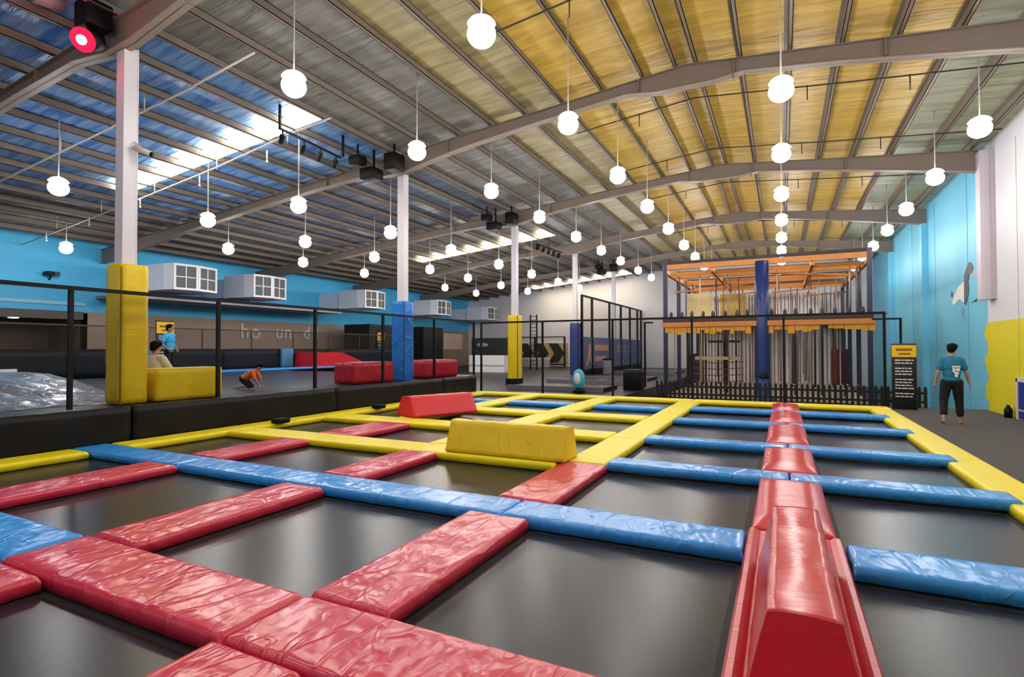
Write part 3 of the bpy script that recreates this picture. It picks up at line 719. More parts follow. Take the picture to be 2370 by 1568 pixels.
# small lights of the side room
for y, nm in ((10.05, 'right'), (8.3, 'left')):
    o = MB().lathe([(0.0, -0.03), (0.14, -0.02), (0.16, 0.0), (0.0, 0.0)], (XL - 0.25, y, 2.715)).build('downlight', LAMPE, org=(XL - .25, y, 2.72)); tag(o, 'small round ceiling light of the dim side room, %s one' % nm, 'light')
t = thing('ceiling_camera', 'small dark camera bracket on the blue left wall', 'camera', (XL + .1, 11.5, 4.6))
MB().box(XL + .0, XL + .4, 10.85, 11.25, 4.42, 4.56).ell((XL + .3, 10.95, 4.48), (.15, .2, .09)).build('camera_body', SIGNK, t)
MB().bar((XL, 11.05, 4.25), (XL + .2, 11.05, 4.45), .05).build('bracket', SIGNK, t)
# air supply boxes along the left wall
for k, y in enumerate((14.6, 18.34, 25.96, 33.53, 41.0)):
    t = thing('air_duct', 'white air supply box with two grilles below the roof, %s from the left' % ORD[k], 'air duct', (-22.3, y, 4.0), 'air supply boxes on the left wall')
    yc = y + 0.0
    # box with a bevelled two-faced front towards the hall
    p = [(-24.2, yc - 1.05), (-22.75, yc - 1.05), (-22.25, yc - 0.95), (-22.1, yc), (-22.35, yc + 1.0), (-24.2, yc + 1.05)]
    MB().prism(p, 'z', 3.95, 5.03).build('duct_box', DUCT, t)
    for (a, c) in ((p[2], p[3]), (p[3], p[4])):
        a = Vector((a[0], a[1], 0)); c = Vector((c[0], c[1], 0)); d = (c - a).normalized(); nrm = Vector((d.y, -d.x, 0))
        fr = MB(); g = MB(); L = (c - a).length
        def q(u, z, o): return a + d * u + nrm * o + Vector((0, 0, z))
        def slab(m_, u0, u1, z0, z1, o0, o1):
            m_.add([q(u0, z0, o0), q(u1, z0, o0), q(u1, z1, o0), q(u0, z1, o0), q(u0, z0, o1), q(u1, z0, o1), q(u1, z1, o1), q(u0, z1, o1)],
                   [(0, 3, 2, 1), (4, 5, 6, 7), (0, 1, 5, 4), (1, 2, 6, 5), (2, 3, 7, 6), (3, 0, 4, 7)])
        w = .09
        slab(fr, 0, L, 3.95, 3.95 + w, -.01, .05); slab(fr, 0, L, 5.03 - w, 5.03, -.01, .05); slab(fr, 0, w, 3.95 + w, 5.03 - w, -.01, .05); slab(fr, L - w, L, 3.95 + w, 5.03 - w, -.01, .05)
        slab(fr, L / 2 - .02, L / 2 + .02, 3.95 + w, 5.03 - w, 0.01, .035); slab(fr, w, L - w, 4.47, 4.51, 0.01, .03)
        f = fr.build('grille_frame', WHT, t)
        slab(g, w, L - w, 3.95 + w, 5.03 - w, 0.0, .008)
        for j in range(9): slab(g, w, L - w, 4.08 + .1 * j, 4.10 + .1 * j, .008, .02)
        g.build('grille', GRILL, f)
    MB().prism([(-26.0, 4.0), (-24.2, 4.0), (-24.2, 4.9), (-26.0, 4.9)], 'y', y - .9, y + .9).build('branch_duct', DUCT, t)
t = thing('mezzanine_ledge', 'long grey ledge under the air supply boxes on the left wall', 'ledge', (-24.5, 20, 3.7))
MB().box(-25.99, -23.6, 12.7, 24.5, 3.62, 3.74).build('slab', mat('ledge_grey', (120, 124, 140)), t)
MB().box(-23.6, -23.55, 12.7, 24.5, 3.6, 3.76).build('lip', mat('ledge_lip', (190, 192, 205)), t)

# ================================================================== PIPES, TRACK LIGHTS, SPEAKERS, CCTV
WPIPE = mat('white_pipe', (205, 200, 195), rough=0.4)
t = thing('sprinkler_pipe', 'thin white sprinkler pipe running down the left slope beside the glowing skylight', 'pipe', (-10.6, 9.7, 6.9))
pp = [(-9.6, 9.6, 7.02), (-11.17, 9.63, 6.87), (-14.21, 9.85, 6.58), (-18.22, 10.0, 6.2), (-22.91, 10.1, 5.76), (-25.9, 10.1, 5.47)]
MB().tube(pp, 0.022, 8).build('pipe', WPIPE, t)
for x in (-12.2, -15.0, -17.9, -20.8, -23.6):
    z = 6.58 - .095 * (-x - 14.21); MB().tube([(x, 9.93, z), (x, 9.93, z - .28)], 0.018, 6).lathe([(0, -.06), (.04, -.05), (.025, 0)], (x, 9.93, z - .26), 8).build('sprinkler_head', WPIPE, t)
    MB().tube([(x + .8, 9.9, z + .05), (x + .8, 9.9, z + .50)], 0.012, 6).build('hanger', WPIPE, t)
t = thing('sprinkler_pipe', 'thin white sprinkler pipe passing behind the nearest column', 'pipe', (-9, 7, 7.1))
MB().tube([(-8.9, 6.95, 7.12), (-11.2, 7.0, 6.87), (-14.16, 7.02, 6.59), (-19.2, 7.0, 6.11), (-25.9, 7.0, 5.47)], 0.022, 8).build('pipe', WPIPE, t)
for x in (-12.5, -16, -20): MB().tube([(x, 7.0, 6.75 + .095 * (x + 12.5)), (x, 7.0, 7.2 + .095 * (x + 12.5))], 0.012, 6).build('hanger', WPIPE, t)
DKP = mat('dark_pipe', (58, 52, 46), rough=0.5)
for k, y in enumerate((9.2, 14.6, 18.6, 22.6, 29.8)):
    t = thing('conduit', 'thin dark conduit line crossing below the gold roof, %s from the camera' % ORD[k], 'pipe', (-1.9, y, 7.9), 'conduits under the gold roof')
    MB().tube([(-5.2, y + .1, zp(-5.2) - .04), (-3.2, y + .02, zp(-3.2) - .04), (RX, y, zp(RX) - .04), (1.5, y + .05, zp(1.5) - .04), (5.3, y, zp(5.3) - .04)], 0.018, 6).build('pipe', DKP, t)
    for x in (-3.4, 0.6, 2.6): MB().tube([(x, y, zp(x) - .03), (x, y, zp(x) - .38)], 0.014, 6).build('drop', DKP, t)
# black spot track near the second column
t = thing('track_light_rail', 'black lighting rail with spotlights left of the blue column top', 'track light', (-10.9, 10.2, 6.8))
MB().bar((-10.75, 9.1, 6.80), (-10.92, 11.3, 6.80), .05).build('rail', BLK, t)
for y in (9.15, 11.25): MB().bar((-10.8, y, 6.8), (-10.8, y, 7.40), .05).build('hanger', BLK, t)
for y in (9.2, 9.9, 10.5, 11.1):
    x = -10.75 - .2 * (y - 9.1) / 2.6
    s = MB().tube([(x, y, 6.68), (x - .12, y + .05, 6.50)], 0.065, 10).build('spotlight', BLK, t)
    MB().bar((x, y, 6.8), (x, y, 6.64), .03).build('yoke', BLK, s)
t = thing('track_light_rail', 'black lighting rail with small spotlights near the far skylight', 'track light', (-10.4, 26.3, 6.7))
MB().bar((-10.9, 24.6, 6.72), (-10.7, 27.6, 6.72), .06).build('rail', BLK, t)
for y in (24.7, 25.4, 26.1, 26.8, 27.5): MB().tube([(-10.8, y, 6.68), (-10.9, y, 6.42)], 0.1, 8).build('spotlight', BLK, t)
MB().bar((-10.8, 26, 6.72), (-10.8, 26, 7.40), .05).build('hanger', BLK, t)
# speakers at the column heads
for k, (y, nm) in enumerate(((5.34, 'nearest'), (12.91, 'blue padded'), (20.49, 'middle yellow padded'), (35.64, 'farthest'))):
    t = thing('loudspeaker', 'black loudspeaker cluster under the roof at the %s column head' % nm, 'speaker', (CX, y - .3, 6.8), 'loudspeakers at the column heads')
    if k == 0:
        MB().rbox(-10.62, -10.2, 4.80, 5.2, 6.92, 7.36, .03).build('cabinet', BLK, t)
        MB().tube([(-10.75, 4.7, 7.3), (-10.75, 4.3, 7.2)], .12, 12).build('horn', mat('grey_horn', (120, 120, 118)), t)
        MB().bar((-10.4, 5.0, 7.3), (-10.4, 5.0, 7.43), .06).build('bracket', BLK, t)
    else:
        MB().rbox(-10.15, -9.75, y - .75, y - .25, 6.62, 7.1, .04).build('cabinet', BLK, t)
        MB().rbox(-11.0, -10.5, y - .8, y - .3, 6.45, 6.78, .04).build('cabinet', BLK, t)
        MB().bar((-10.7, y - .5, 6.7), (-10.7, y - .5, 7.35), .05).bar((-9.95, y - .5, 7.05), (-9.95, y - .5, 7.4), .05).build('bracket', BLK, t)
        MB().rbox(-11.0, -10.6, y - 1.25, y - .9, 6.75, 7.0, .03).build('small_cabinet', BLK, t)
        MB().bar((-10.8, y - 1.07, 7.0), (-10.8, y - 1.07, 7.35), .04).build('small_bracket', BLK, t)
# red stage light
t = thing('stage_light', 'glowing red stage light at the head of the nearest column', 'stage light', (-10.35, 4.86, 6.66))
MB().tube([(-10.45, 5.05, 6.78), (-10.33, 4.82, 6.64)], .17, 16).build('housing', BLK, t)
MB().tube([(-10.33, 4.82, 6.64), (-10.315, 4.79, 6.62)], .19, 16).build('red_lens', REDE, t)
MB().tube([(-10.315, 4.79, 6.62), (-10.30, 4.765, 6.605)], .075, 12).build('bright_core', REDC, t)
MB().bar((-10.45, 5.05, 6.78), (-10.45, 5.05, 6.915), .04).build('yoke', BLK, t)
ld = bpy.data.lights.new('red_glow', 'POINT'); ld.energy = 5; ld.color = (1, .03, .12); ld.shadow_soft_size = .1
lo = bpy.data.objects.new('red_glow', ld); COL.objects.link(lo); lo.parent = t; lo.location = (0.13, -.25, -.12)
# cctv on the nearest column
t = thing('security_camera', 'small grey security camera on the side of the nearest column', 'camera', (-10.05, 5.6, 5.0))
MB().tube([(-10.08, 5.5, 5.02), (-9.82, 5.62, 4.9)], .055, 10).build('camera_body', mat('camera_grey', (190, 188, 186)), t)
MB().tube([(-9.82, 5.62, 4.9), (-9.80, 5.63, 4.89)], .045, 10).build('lens', BLK, t)
MB().bar((-10.1, 5.5, 5.12), (-9.95, 5.56, 4.99), .03).build('bracket', mat('camera_grey', (190, 188, 186)), t)

# ================================================================== MIDDLE AND BACK OF THE HALL
# low black trampoline rows beyond the main court
for k, (y0, y1) in enumerate([(18.4, 20.2), (22.6, 24.8), (25.4, 27.6), (32.4, 36.0)]):
    t = thing('trampoline_bed', 'low dark trampoline beyond the main court fence, %s from the camera' % ORD[k], 'trampoline', (-8, (y0 + y1) / 2, -0.05), 'dark trampolines beyond the fence')
    MB().box(-9.3 - .15 * k, -5.6, y0, y1, -0.05, 0.10).build('bed', MATB, t)
    MB().box(-9.3 - .15 * k, -5.6, y0 - .12, y0, -0.05, 0.13).build('edge_strip', mat('grey_edge', (110, 108, 122)), t)
t = thing('low_wall', 'white low box wall seen left of the middle yellow column', 'low wall', (-16.9, 31.2, -.05))
MB().box(-18.6, -16.0, 31.0, 31.6, -0.05, 1.05).build('box_body', WHT, t); MB().box(-18.6, -16.0, 30.98, 31.0, 0.35, .42).build('groove', mat('lilac_shadow_line', (150, 150, 190)), t)
t = thing('low_wall', 'white low box wall below the chevron board', 'low wall', (-19, 41, -.05))
MB().box(-21.0, -17.2, 41.0, 41.6, -0.05, 0.62).build('box_body', mat('pale_grey_panel', (180, 180, 184)), t); MB().box(-21.0, -17.2, 40.97, 41.62, .62, .72).build('cap', WHT, t)
t = thing('dark_booth', 'dark grey equipment booth behind the white low box wall', 'booth', (-20, 35, -.05))
MB().box(-21.6, -18.3, 36.4, 37.6, -0.05, 2.3).build('booth_body', mat('charcoal', (46, 48, 50)), t); MB().ell((-20.6, 36.3, 1.75), (.55, .25, .2)).build('pale_bundle', mat('pale_bundle', (150, 150, 150)), t)
# chevron board
t = thing('chevron_board', 'tan board with three big black chevrons pointing right', 'sign', (-18.2, 43.0, 0.2))
MB().box(-20.6, -16.2, 43.02, 43.18, 0.2, 1.95).build('board', mat('board_tan', (190, 160, 112)), t)
for k in range(3):
    x = -20.7 + 1.42 * k
    MB().prism([(x, 1.92), (x + .85, 1.92), (x + 1.42, 1.08), (x + .85, .3), (x, .3), (x + .5, 1.08)], 'y', 42.96, 43.0).build('chevron', mat('chevron_black', (34, 34, 24)), t)
t = thing('rail_frame', 'slim dark frame fence standing in front of the chevron board', 'fence', (-18.3, 42.4, -.05))
for x in (-18.9, -16.2, -21.5): MB().box(x - .06, x + .06, 42.35, 42.47, -.05, 2.5).build('post', BLKP, t)
MB().box(-21.5, -16.2, 42.37, 42.45, 2.42, 2.5).box(-21.5, -16.2, 42.37, 42.45, .1, .17).build('rail', BLKP, t)
t = thing('ladder', 'tall dark ladder frame right of the middle yellow column', 'ladder', (-16.1, 36, -.05))
for x in (-16.4, -15.9): MB().box(x - .04, x + .04, 35.96, 36.04, -.05, 3.95).build('stile', BLKP, t)
for k in range(14): MB().box(-16.37, -15.93, 35.98, 36.02, .3 + .27 * k, .34 + .27 * k).build('rung', BLKP, t)
# tall netted enclosure
NX = -10.0
t = thing('net_enclosure', 'tall grey netted enclosure with printed banner beside the climbing frame', 'enclosure', (NX, 36, -.05))
for y in (28.9, 30.7, 34.3, 37.1, 39.6, 41.9, 43.1): MB().box(NX - .06, NX + .06, y - .06, y + .06, -.05, 4.5).build('post', BLKP, t)
MB().box(NX - .05, NX + .05, 28.9, 43.15, 4.42, 4.52).build('top_rail', BLKP, t)
MB().box(NX - .004, NX + .004, 28.9, 43.1, 0.3, 4.42).build('netting', net_mat('grey_net', (60, 60, 68), 0.16), t)
MB().box(NX - .02, NX + .0, 28.9, 43.1, 0.3, 2.15).build('banner', mat('slate_banner', (112, 118, 156), rough=0.7), t)
ban = t.children[-1]
MB().box(NX + .002, NX + .012, 31.2, 34.0, 1.35, 1.72).box(NX + .002, NX + .012, 31.2, 33.4, .72, 1.02).build('orange_print', mat('orange_print', (190, 136, 112)), ban)
MB().prism([(29.5, .55), (29.9, 1.0), (30.1, 1.7), (30.5, 1.75), (30.45, 1.0), (30.7, .6), (30.2, .9), (29.8, .5)], 'x', NX + .002, NX + .012).build('figure_print', mat('orange_print', (190, 136, 112)), ban)
b = MB()
for y in (36.2, 36.9, 38.0, 39.3): b.box(NX + .002, NX + .012, y, y + .45, 1.2, 1.28).box(NX + .002, NX + .012, y, y + .45, 1.62, 1.7).box(NX + .002, NX + .012, y, y + .12, 1.2, 1.7)
b.build('white_print', mat('grey_print', (170, 180, 196)), ban)
MB().box(NX - .03, NX + .03, 28.9, 43.1, -.05, .3).build('kickboard', BLK, t)
# cyan bolster beyond the far fence
t = thing('bolster', 'upright rounded cyan bolster behind the far net fence', 'bolster', (-6.5, 18.0, -.05))
MB().ell((-6.35, 18.0, .42), (.22, .22, .36), 16, 12).build('cushion', CYANP, t)
MB().lathe([(0, 0), (.2, .0), (.21, .08), (.12, .16), (0, .16)], (-6.35, 18.0, -.05)).build('foot', BLK, t)
MB().ell((-6.35, 17.83, .45), (.12, .07, .2)).build('pale_mark', PRINT, t)
# black container + posts left of the climbing frame
t = thing('planter_box', 'dark bin shaped stand left of the picket fence', 'stand', (-5.0, 20.4, -.05))
MB().rbox(-5.35, -4.72, 20.1, 20.8, -.05, .62, .03).build('box_body', BLK, t); MB().box(-5.3, -4.77, 20.15, 20.75, .62, .7).build('lid', mat('dark_green_lid', (36, 42, 30)), t)
t = thing('waste_bin', 'small pale grey bin in front of the banner enclosure', 'bin', (-9.2, 31.5, -.05))
MB().rbox(-9.5, -9.0, 31.2, 31.8, -.05, .8, .03).build('bin_body', mat('bin_grey', (140, 138, 140)), t); MB().box(-9.52, -8.98, 31.18, 31.82, .8, .88).build('lid', BLK, t)

# ------------------------------------------------------------------ climbing frame
CY0, CY1 = 24.0, 34.0
t = thing('climbing_frame', 'tall two storey rope climbing frame with navy posts and orange beams', 'climbing frame', (-0.8, 29, -1.1))
XS = (-4.5, -0.7, 2.95)
for ix, x in enumerate(XS):
    for y in (CY0, 27.4, 30.8, CY1):
        if x == -0.7 and y == CY0: continue
        MB().box(x - .08, x + .08, y - .08, y + .08, -1.1, 5.25).build('post', NAVY, t)
p = MB().tube([(-0.7, CY0, -1.1), (-0.7, CY0, -.2), (-0.7, CY0, 2.2), (-0.7, CY0, 5.0)], .26, 16).build('padded_post', NAVYP, t); p['label'] = 'thick navy padded centre post'
for y in (CY0, 27.4, 30.8, CY1):
    MB().box(-4.6, 3.05, y - .07, y + .07, 4.88, 5.10).build('top_beam', ORNG, t)
    MB().box(-4.6, 3.05, y - .05, y + .05, 5.12, 5.24).build('roof_rail', mat('dark_rail', (44, 40, 44)), t)
for x in (-4.5, -2.6, -0.7, 1.1, 2.95):
    MB().box(x - .06, x + .06, CY0, CY1, 4.72, 4.90).build('long_beam', ORNG, t)
MB().prism([(-4.4, 4.4), (-1.2, 4.7), (-1.2, 4.78), (-4.4, 4.48)], 'y', 29.2, 29.35).build('swing_beam', ORNG, t)
MB().prism([(-.4, 4.75), (2.8, 4.45), (2.8, 4.53), (-.4, 4.83)], 'y', 26.2, 26.4).build('swing_beam', ORNG, t)
d = MB().box(-4.6, 3.05, CY0 - .1, CY0 + .9, 2.62, 2.80).box(-4.6, 3.05, CY1 - .9, CY1, 2.62, 2.80).box(-4.6, -3.7, CY0, CY1, 2.62, 2.80).box(2.1, 3.05, CY0, CY1, 2.62, 2.8).box(-1.2, -.2, CY0, CY1, 2.62, 2.8).build('upper_deck', mat('deck_brown', (58, 46, 40)), t)
MB().box(-4.62, 3.07, CY0 - .16, CY0 - .1, 2.40, 2.60).build('deck_fascia', ORNG, t)
b = MB(); rng = random.Random(3)
x = -4.5
while x < 2.95:
    w = rng.uniform(.12, .3); h = rng.uniform(.25, .45)
    if rng.random() < .97: b.box(x, x + w * .92, CY0 - .1, CY0 - .04, 2.62 - h - .1, 2.58)
    x += w
o = b.build('rope_fringe', AMBER, t); o['kind'] = 'stuff'
for k in range(17):
    x = -4.3 + .44 * k + rng.uniform(-.05, .05); 
    MB().ell((x, CY0 + .2, 2.92), (.07, .07, .14 + .05 * rng.random()), 8, 6).build('foot_peg', mat('dark_peg', (70, 58, 62)), t)
for y in (25.1, 26.2, 28.5, 29.6, 32.0, 33.1):
    MB().box(-4.5, 2.95, y - .04, y + .04, 4.76, 4.9).build('joist', mat('amber_timber', (206, 134, 58), vary=.2, vscale=4), t)
for x0, x1, y in ((-4.4, -2.4, 25.6), (-2.4, -.9, 28.2), (-.3, 1.4, 27.6), (1.0, 2.9, 30.2)):
    MB().bar((x0, y, 4.05), (x1, y + .8, 4.25), .22, .06).build('hung_plank', ORNG, t)
    for q in (x0 + .2, x1 - .2): MB().tube([(q, y + .4 * (q - x0) / (x1 - x0), 4.15), (q, y + .2, 4.8)], .02, 6).build('plank_rope', mat('rope_brown', (96, 74, 66)), t)
for x in (-3.9, -3.1, -2.2, .5, 1.5, 2.3):
    for y in (26.0, 31.5): MB().tube([(x, y, -.5), (x, y, 2.62)], .045, 8).build('thin_post', mat('dark_mast', (48, 40, 42)), t)
for k in range(5):
    MB().tube([(-3.6, 25.4, -.2 + .28 * k), (-2.6, 25.42, -.28 + .28 * k), (-1.5, 25.4, -.2 + .28 * k)], .02, 6).build('net_rope', mat('rope_brown', (96, 74, 66)), t)
# ropes on several planes
for k in range(46):
    x = -4.3 + 7.15 * k / 45 + rng.uniform(-.06, .06); y = rng.choice((25.2, 27.0, 28.8, 30.5, 32.4)); z1 = rng.choice((4.75, 4.75, 2.62)); z0 = rng.uniform(-.6, .2) if z1 < 3 else rng.choice((2.8, -.3))
    MB().tube([(x, y, z0), (x + rng.uniform(-.05, .05), y, z1)], rng.uniform(.018, .035), 6).build('rope', rng.choice((mat('rope_brown', (96, 74, 66)), mat('rope_grey', (136, 124, 124)), mat('rope_tan', (186, 160, 130)))), t)
MB().box(-4.45, 2.9, CY1 + .12, CY1 + .15, -.5, 4.6).build('gap_backing', mat('mauve_gap_shade', (184, 170, 172), rough=.9), t)  # sheet added so the gaps between strips look dark; shade in its colour
for k in range(40):
    x = -4.35 + 7.2 * k / 39; w = rng.uniform(.04, .075)
    MB().box(x - w, x + w, CY1 + .05, CY1 + .08, -.5, 4.6).build('hanging_strip', STRIP, t)
# lower platforms
MB().box(-4.5, 2.9, CY0 + .3, CY1, -.62, -.48).build('lower_deck', TANWOOD, t)
MB().box(-3.5, -1.6, 25.5, 26.5, .98, 1.12).build('step_platform', TANWOOD, t)
MB().box(-3.0, -1.7, 26.0, 27.0, 1.75, 1.85).build('step_platform', mat('dark_board', (84, 70, 58)), t)
MB().tube([(-2.3, 26.2, 1.12), (-2.3, 26.2, 2.62)], .05, 8).tube([(-2.3, 26.2, -.48), (-2.3, 26.2, .98)], .07, 8).build('platform_mast', mat('dark_mast', (48, 40, 42)), t)
MB().box(-4.2, -3.0, 28.0, 28.1, 2.85, 4.2).build('slat_wall', mat('cream_slats', (226, 206, 150), vary=.15, vscale=6), t)
MB().box(-2.85, -1.6, 30.0, 30.1, 2.85, 4.3).build('slat_wall', mat('ochre_slats', (206, 172, 96), vary=.2, vscale=6), t)
for x, y in ((1.95, 25.6), (2.35, 26.6)):
    g = MB().tube([(x, y, 0.0), (x, y, .1), (x, y, 1.3), (x, y, 1.45)], .14, 12).build('hanging_bag', MAROON, t)
    MB().tube([(x, y, 1.45), (x, y, 2.62)], .02, 6).build('bag_rope', mat('rope_brown', (96, 74, 66)), g)
MB().tube([(.2, 25, .1), (.9, 25, -.2), (1.9, 25, -.22), (2.7, 25, .05)], .025, 6).tube([(-2.9, 25, .0), (-1.8, 25, -.15), (-.9, 25, .1)], .025, 6).build('slack_rope', mat('rope_tan', (186, 160, 130)), t)
for x, s in ((-4.5, -1), (2.95, 1)):
    MB().tube([(x, CY0, 2.75), (x + s * .55, CY0, 2.78)], .03, 6).build('outrigger', ORNG, t)
MB().box(-3.9, -3.5, 26, 26.4, .1, 1.25).build('dark_bag', mat('dark_bag', (30, 28, 36)), t)
# dark gate frame beside the climbing frame
for x0, x1, y, lab in ((-4.95, -4.62, 22.0, 'slim dark gate frame left of the climbing frame'), (2.9, 3.75, 23.2, 'slim dark gate frame right of the climbing frame')):
    g = thing('gate_frame', lab, 'frame', (x0, y, -1.1))
    xx = x0 if x0 < 0 else x1
    MB().box(xx - .035, xx + .035, y - .035, y + .035, -1.1, 2.55).build('upright', BLKP, g); MB().box(x0, x1, y - .03, y + .03, 2.5, 2.56).build('header_bar', BLKP, g)
# picket fence
t = thing('picket_fence', 'low black picket fence in front of the climbing frame', 'fence', (-.1, 20.7, -.36))
PKT = mat('picket_black', (20, 20, 22), rough=.6)
for k in range(52):
    x = -4.2 + 8.15 * k / 51
    MB().prism([(x - .042, -.36), (x + .042, -.36), (x + .042, .24), (x, .31), (x - .042, .24)], 'y', 20.66, 20.685).build('picket', PKT, t)
MB().box(-4.25, 4.0, 20.69, 20.73, -.22, -.15).build('rail', PKT, t); MB().box(-4.25, 4.0, 20.69, 20.73, .06, .13).build('rail', PKT, t)
t = thing('pedestal', 'short navy pedestal post standing behind the picket fence', 'post', (-.55, 21.4, -1.1))
MB().lathe([(.42, 0), (.4, .75), (.2, .9), (.16, 1.0), (.16, 1.55), (0, 1.55)], (-.6, 21.5, -1.1)).build('post_body', NAVYP, t)
MB().lathe([(.2, 0), (.2, .12), (0, .14)], (-.6, 21.5, .45)).build('post_cap', BLK, t)

# ================================================================== RIGHT SIDE
info_board('tall black info board with yellow header beside the picket fence', (3.29, 19.9, -0.36), 0.62, 1.99, 0.36, math.radians(-4))
t = thing('wall_mural', 'white and dark leaping figure painted high on the cyan right wall', 'mural', (XR - .01, 22.8, 3.3))
MX = XR - .012
def flat(pts, m, nm, o=0.0): return MB().prism(pts, 'x', MX - o, MX - o + .008).build(nm, m, t)
K = lambda px, py: (24.93 - (px - 2197) / 73 * 3.49, 4.28 - (py - 605) / 145 * 1.98)    # traced in the wall plane
MG = mat('mural_grey', (84, 92, 100), rough=.6); MW = mat('mural_white', (236, 236, 232), rough=.6); MDK = mat('mural_dark', (28, 40, 54), rough=.6)
flat([K(2206, 690), (K(2222, 655)), K(2238, 645), K(2239, 690), K(2236, 698), K(2226, 686), K(2212, 698)], MW, 'white_figure')
flat([K(2238, 632), K(2247, 605), K(2253, 606), K(2258, 622), K(2256, 634), K(2250, 630), K(2246, 650), K(2248, 664), K(2247, 680), K(2240, 705), K(2237, 700)], MG, 'dark_stroke', .004)
flat([K(2205, 660), K(2209, 664), K(2208, 676), K(2204, 674)], MG, 'dark_patch', .004)
flat([K(2253, 632), K(2262, 625), K(2268, 622), K(2266, 648), K(2262, 644), K(2256, 640)], mat('mural_pale', (176, 186, 190)), 'pale_hand')
flat([K(2253, 702), K(2268, 694), K(2281, 688), K(2277, 697), K(2262, 701)], MDK, 'dark_bird', .004)
flat([K(2231, 712), K(2236, 712), K(2235, 735), K(2230, 730)], mat('mural_drip', (120, 168, 190)), 'drip')
# navy door
b = MB().box(XR - .03, XR + .01, 16.4, 18.55, -.36, .66)
o = struct('door_1', MB().box(XR - .05, XR - .001, 16.45, 18.4, -.32, .62), DOORB, 'low navy double door in a pale frame at the right edge')
for yy in (16.4, 17.4, 18.42): MB().box(XR - .07, XR, yy - .05, yy + .05, -.36, .7).build('frame', mat('pale_frame', (206, 204, 210)), o)
MB().box(XR - .07, XR, 16.35, 18.47, .62, .72).build('frame', mat('pale_frame', (206, 204, 210)), o)
MB().box(XR - .06, XR - .05, 16.45, 18.4, -.12, -.09).build('rail', mat('pale_frame', (206, 204, 210)), o)
t = thing('fire_extinguisher', 'small dark cylinder on the floor at the foot of the yellow wall', 'cylinder', (XR - .15, 18.9, -.36))
MB().lathe([(0, 0), (.09, 0), (.09, .22), (.05, .28), (.03, .3), (0, .3)], (XR - .13, 18.8, -.36)).build('bottle', BLK, t)
MB().bar((XR - .13, 18.72, -.04), (XR - .13, 18.9, -.04), .03).build('handle', BLK, t)

# ================================================================== PEOPLE
def fuse(mb, voxel, name, m, parent, smooth_it=4):
    me = mb.mesh(name); tmp = bpy.data.objects.new(name, me); COL.objects.link(tmp)
    r = tmp.modifiers.new('r', 'REMESH'); r.mode = 'VOXEL'; r.voxel_size = voxel; r.use_smooth_shade = True
    s = tmp.modifiers.new('s', 'SMOOTH'); s.iterations = smooth_it; s.factor = 0.5
    bpy.context.view_layer.update()
    me2 = bpy.data.meshes.new_from_object(tmp.evaluated_get(bpy.context.evaluated_depsgraph_get()))
    bpy.data.objects.remove(tmp); me2.name = name
    me2.polygons.foreach_set('use_smooth', [True] * len(me2.polygons)); me2.materials.clear(); me2.materials.append(m)
    o = bpy.data.objects.new(name, me2); COL.objects.link(o); o.parent = parent
    return o
def cap(b, p, q, r1, r2, n=12):
    p = Vector(p); q = Vector(q); k = 6
    b.tube([p + (q - p) * i / k for i in range(k + 1)], r1, n, r2); b.ell(p, (r1,) * 3, n, 8); b.ell(q, (r2,) * 3, n, 8)
def hand(b, w, d, side, palm_n, s=1.0):
    """palm, four unequal curled fingers and a thumb from wrist w along direction d"""
    w = Vector(w); d = Vector(d).normalized(); nrm = Vector(palm_n).normalized(); a = d.cross(nrm).normalized() * side
    rot = Matrix((a, d, nrm)).transposed()
    b.ell(w + d * .05 * s, (.042 * s, .055 * s, .018 * s), 12, 8, rot)
    for i, (o, L) in enumerate(((.030, .068), (.010, .078), (-.010, .073), (-.028, .056))):
        p0 = w + d * .085 * s + a * o * s; p1 = p0 + (d * .9 + nrm * .25) * L * .5 * s; p2 = p1 + (d * .65 + nrm * .75) * L * .5 * s
        cap(b, p0, p1, .0105 * s, .0095 * s, 8); cap(b, p1, p2, .0095 * s, .008 * s, 8)
    t0 = w + d * .03 * s + a * .035 * s; t1 = t0 + (a * .6 + d * .7 + nrm * .2) * .04 * s; t2 = t1 + (d * .95 + nrm * .3) * .03 * s
    cap(b, t0, t1, .013 * s, .011 * s, 8); cap(b, t1, t2, .011 * s, .009 * s, 8)
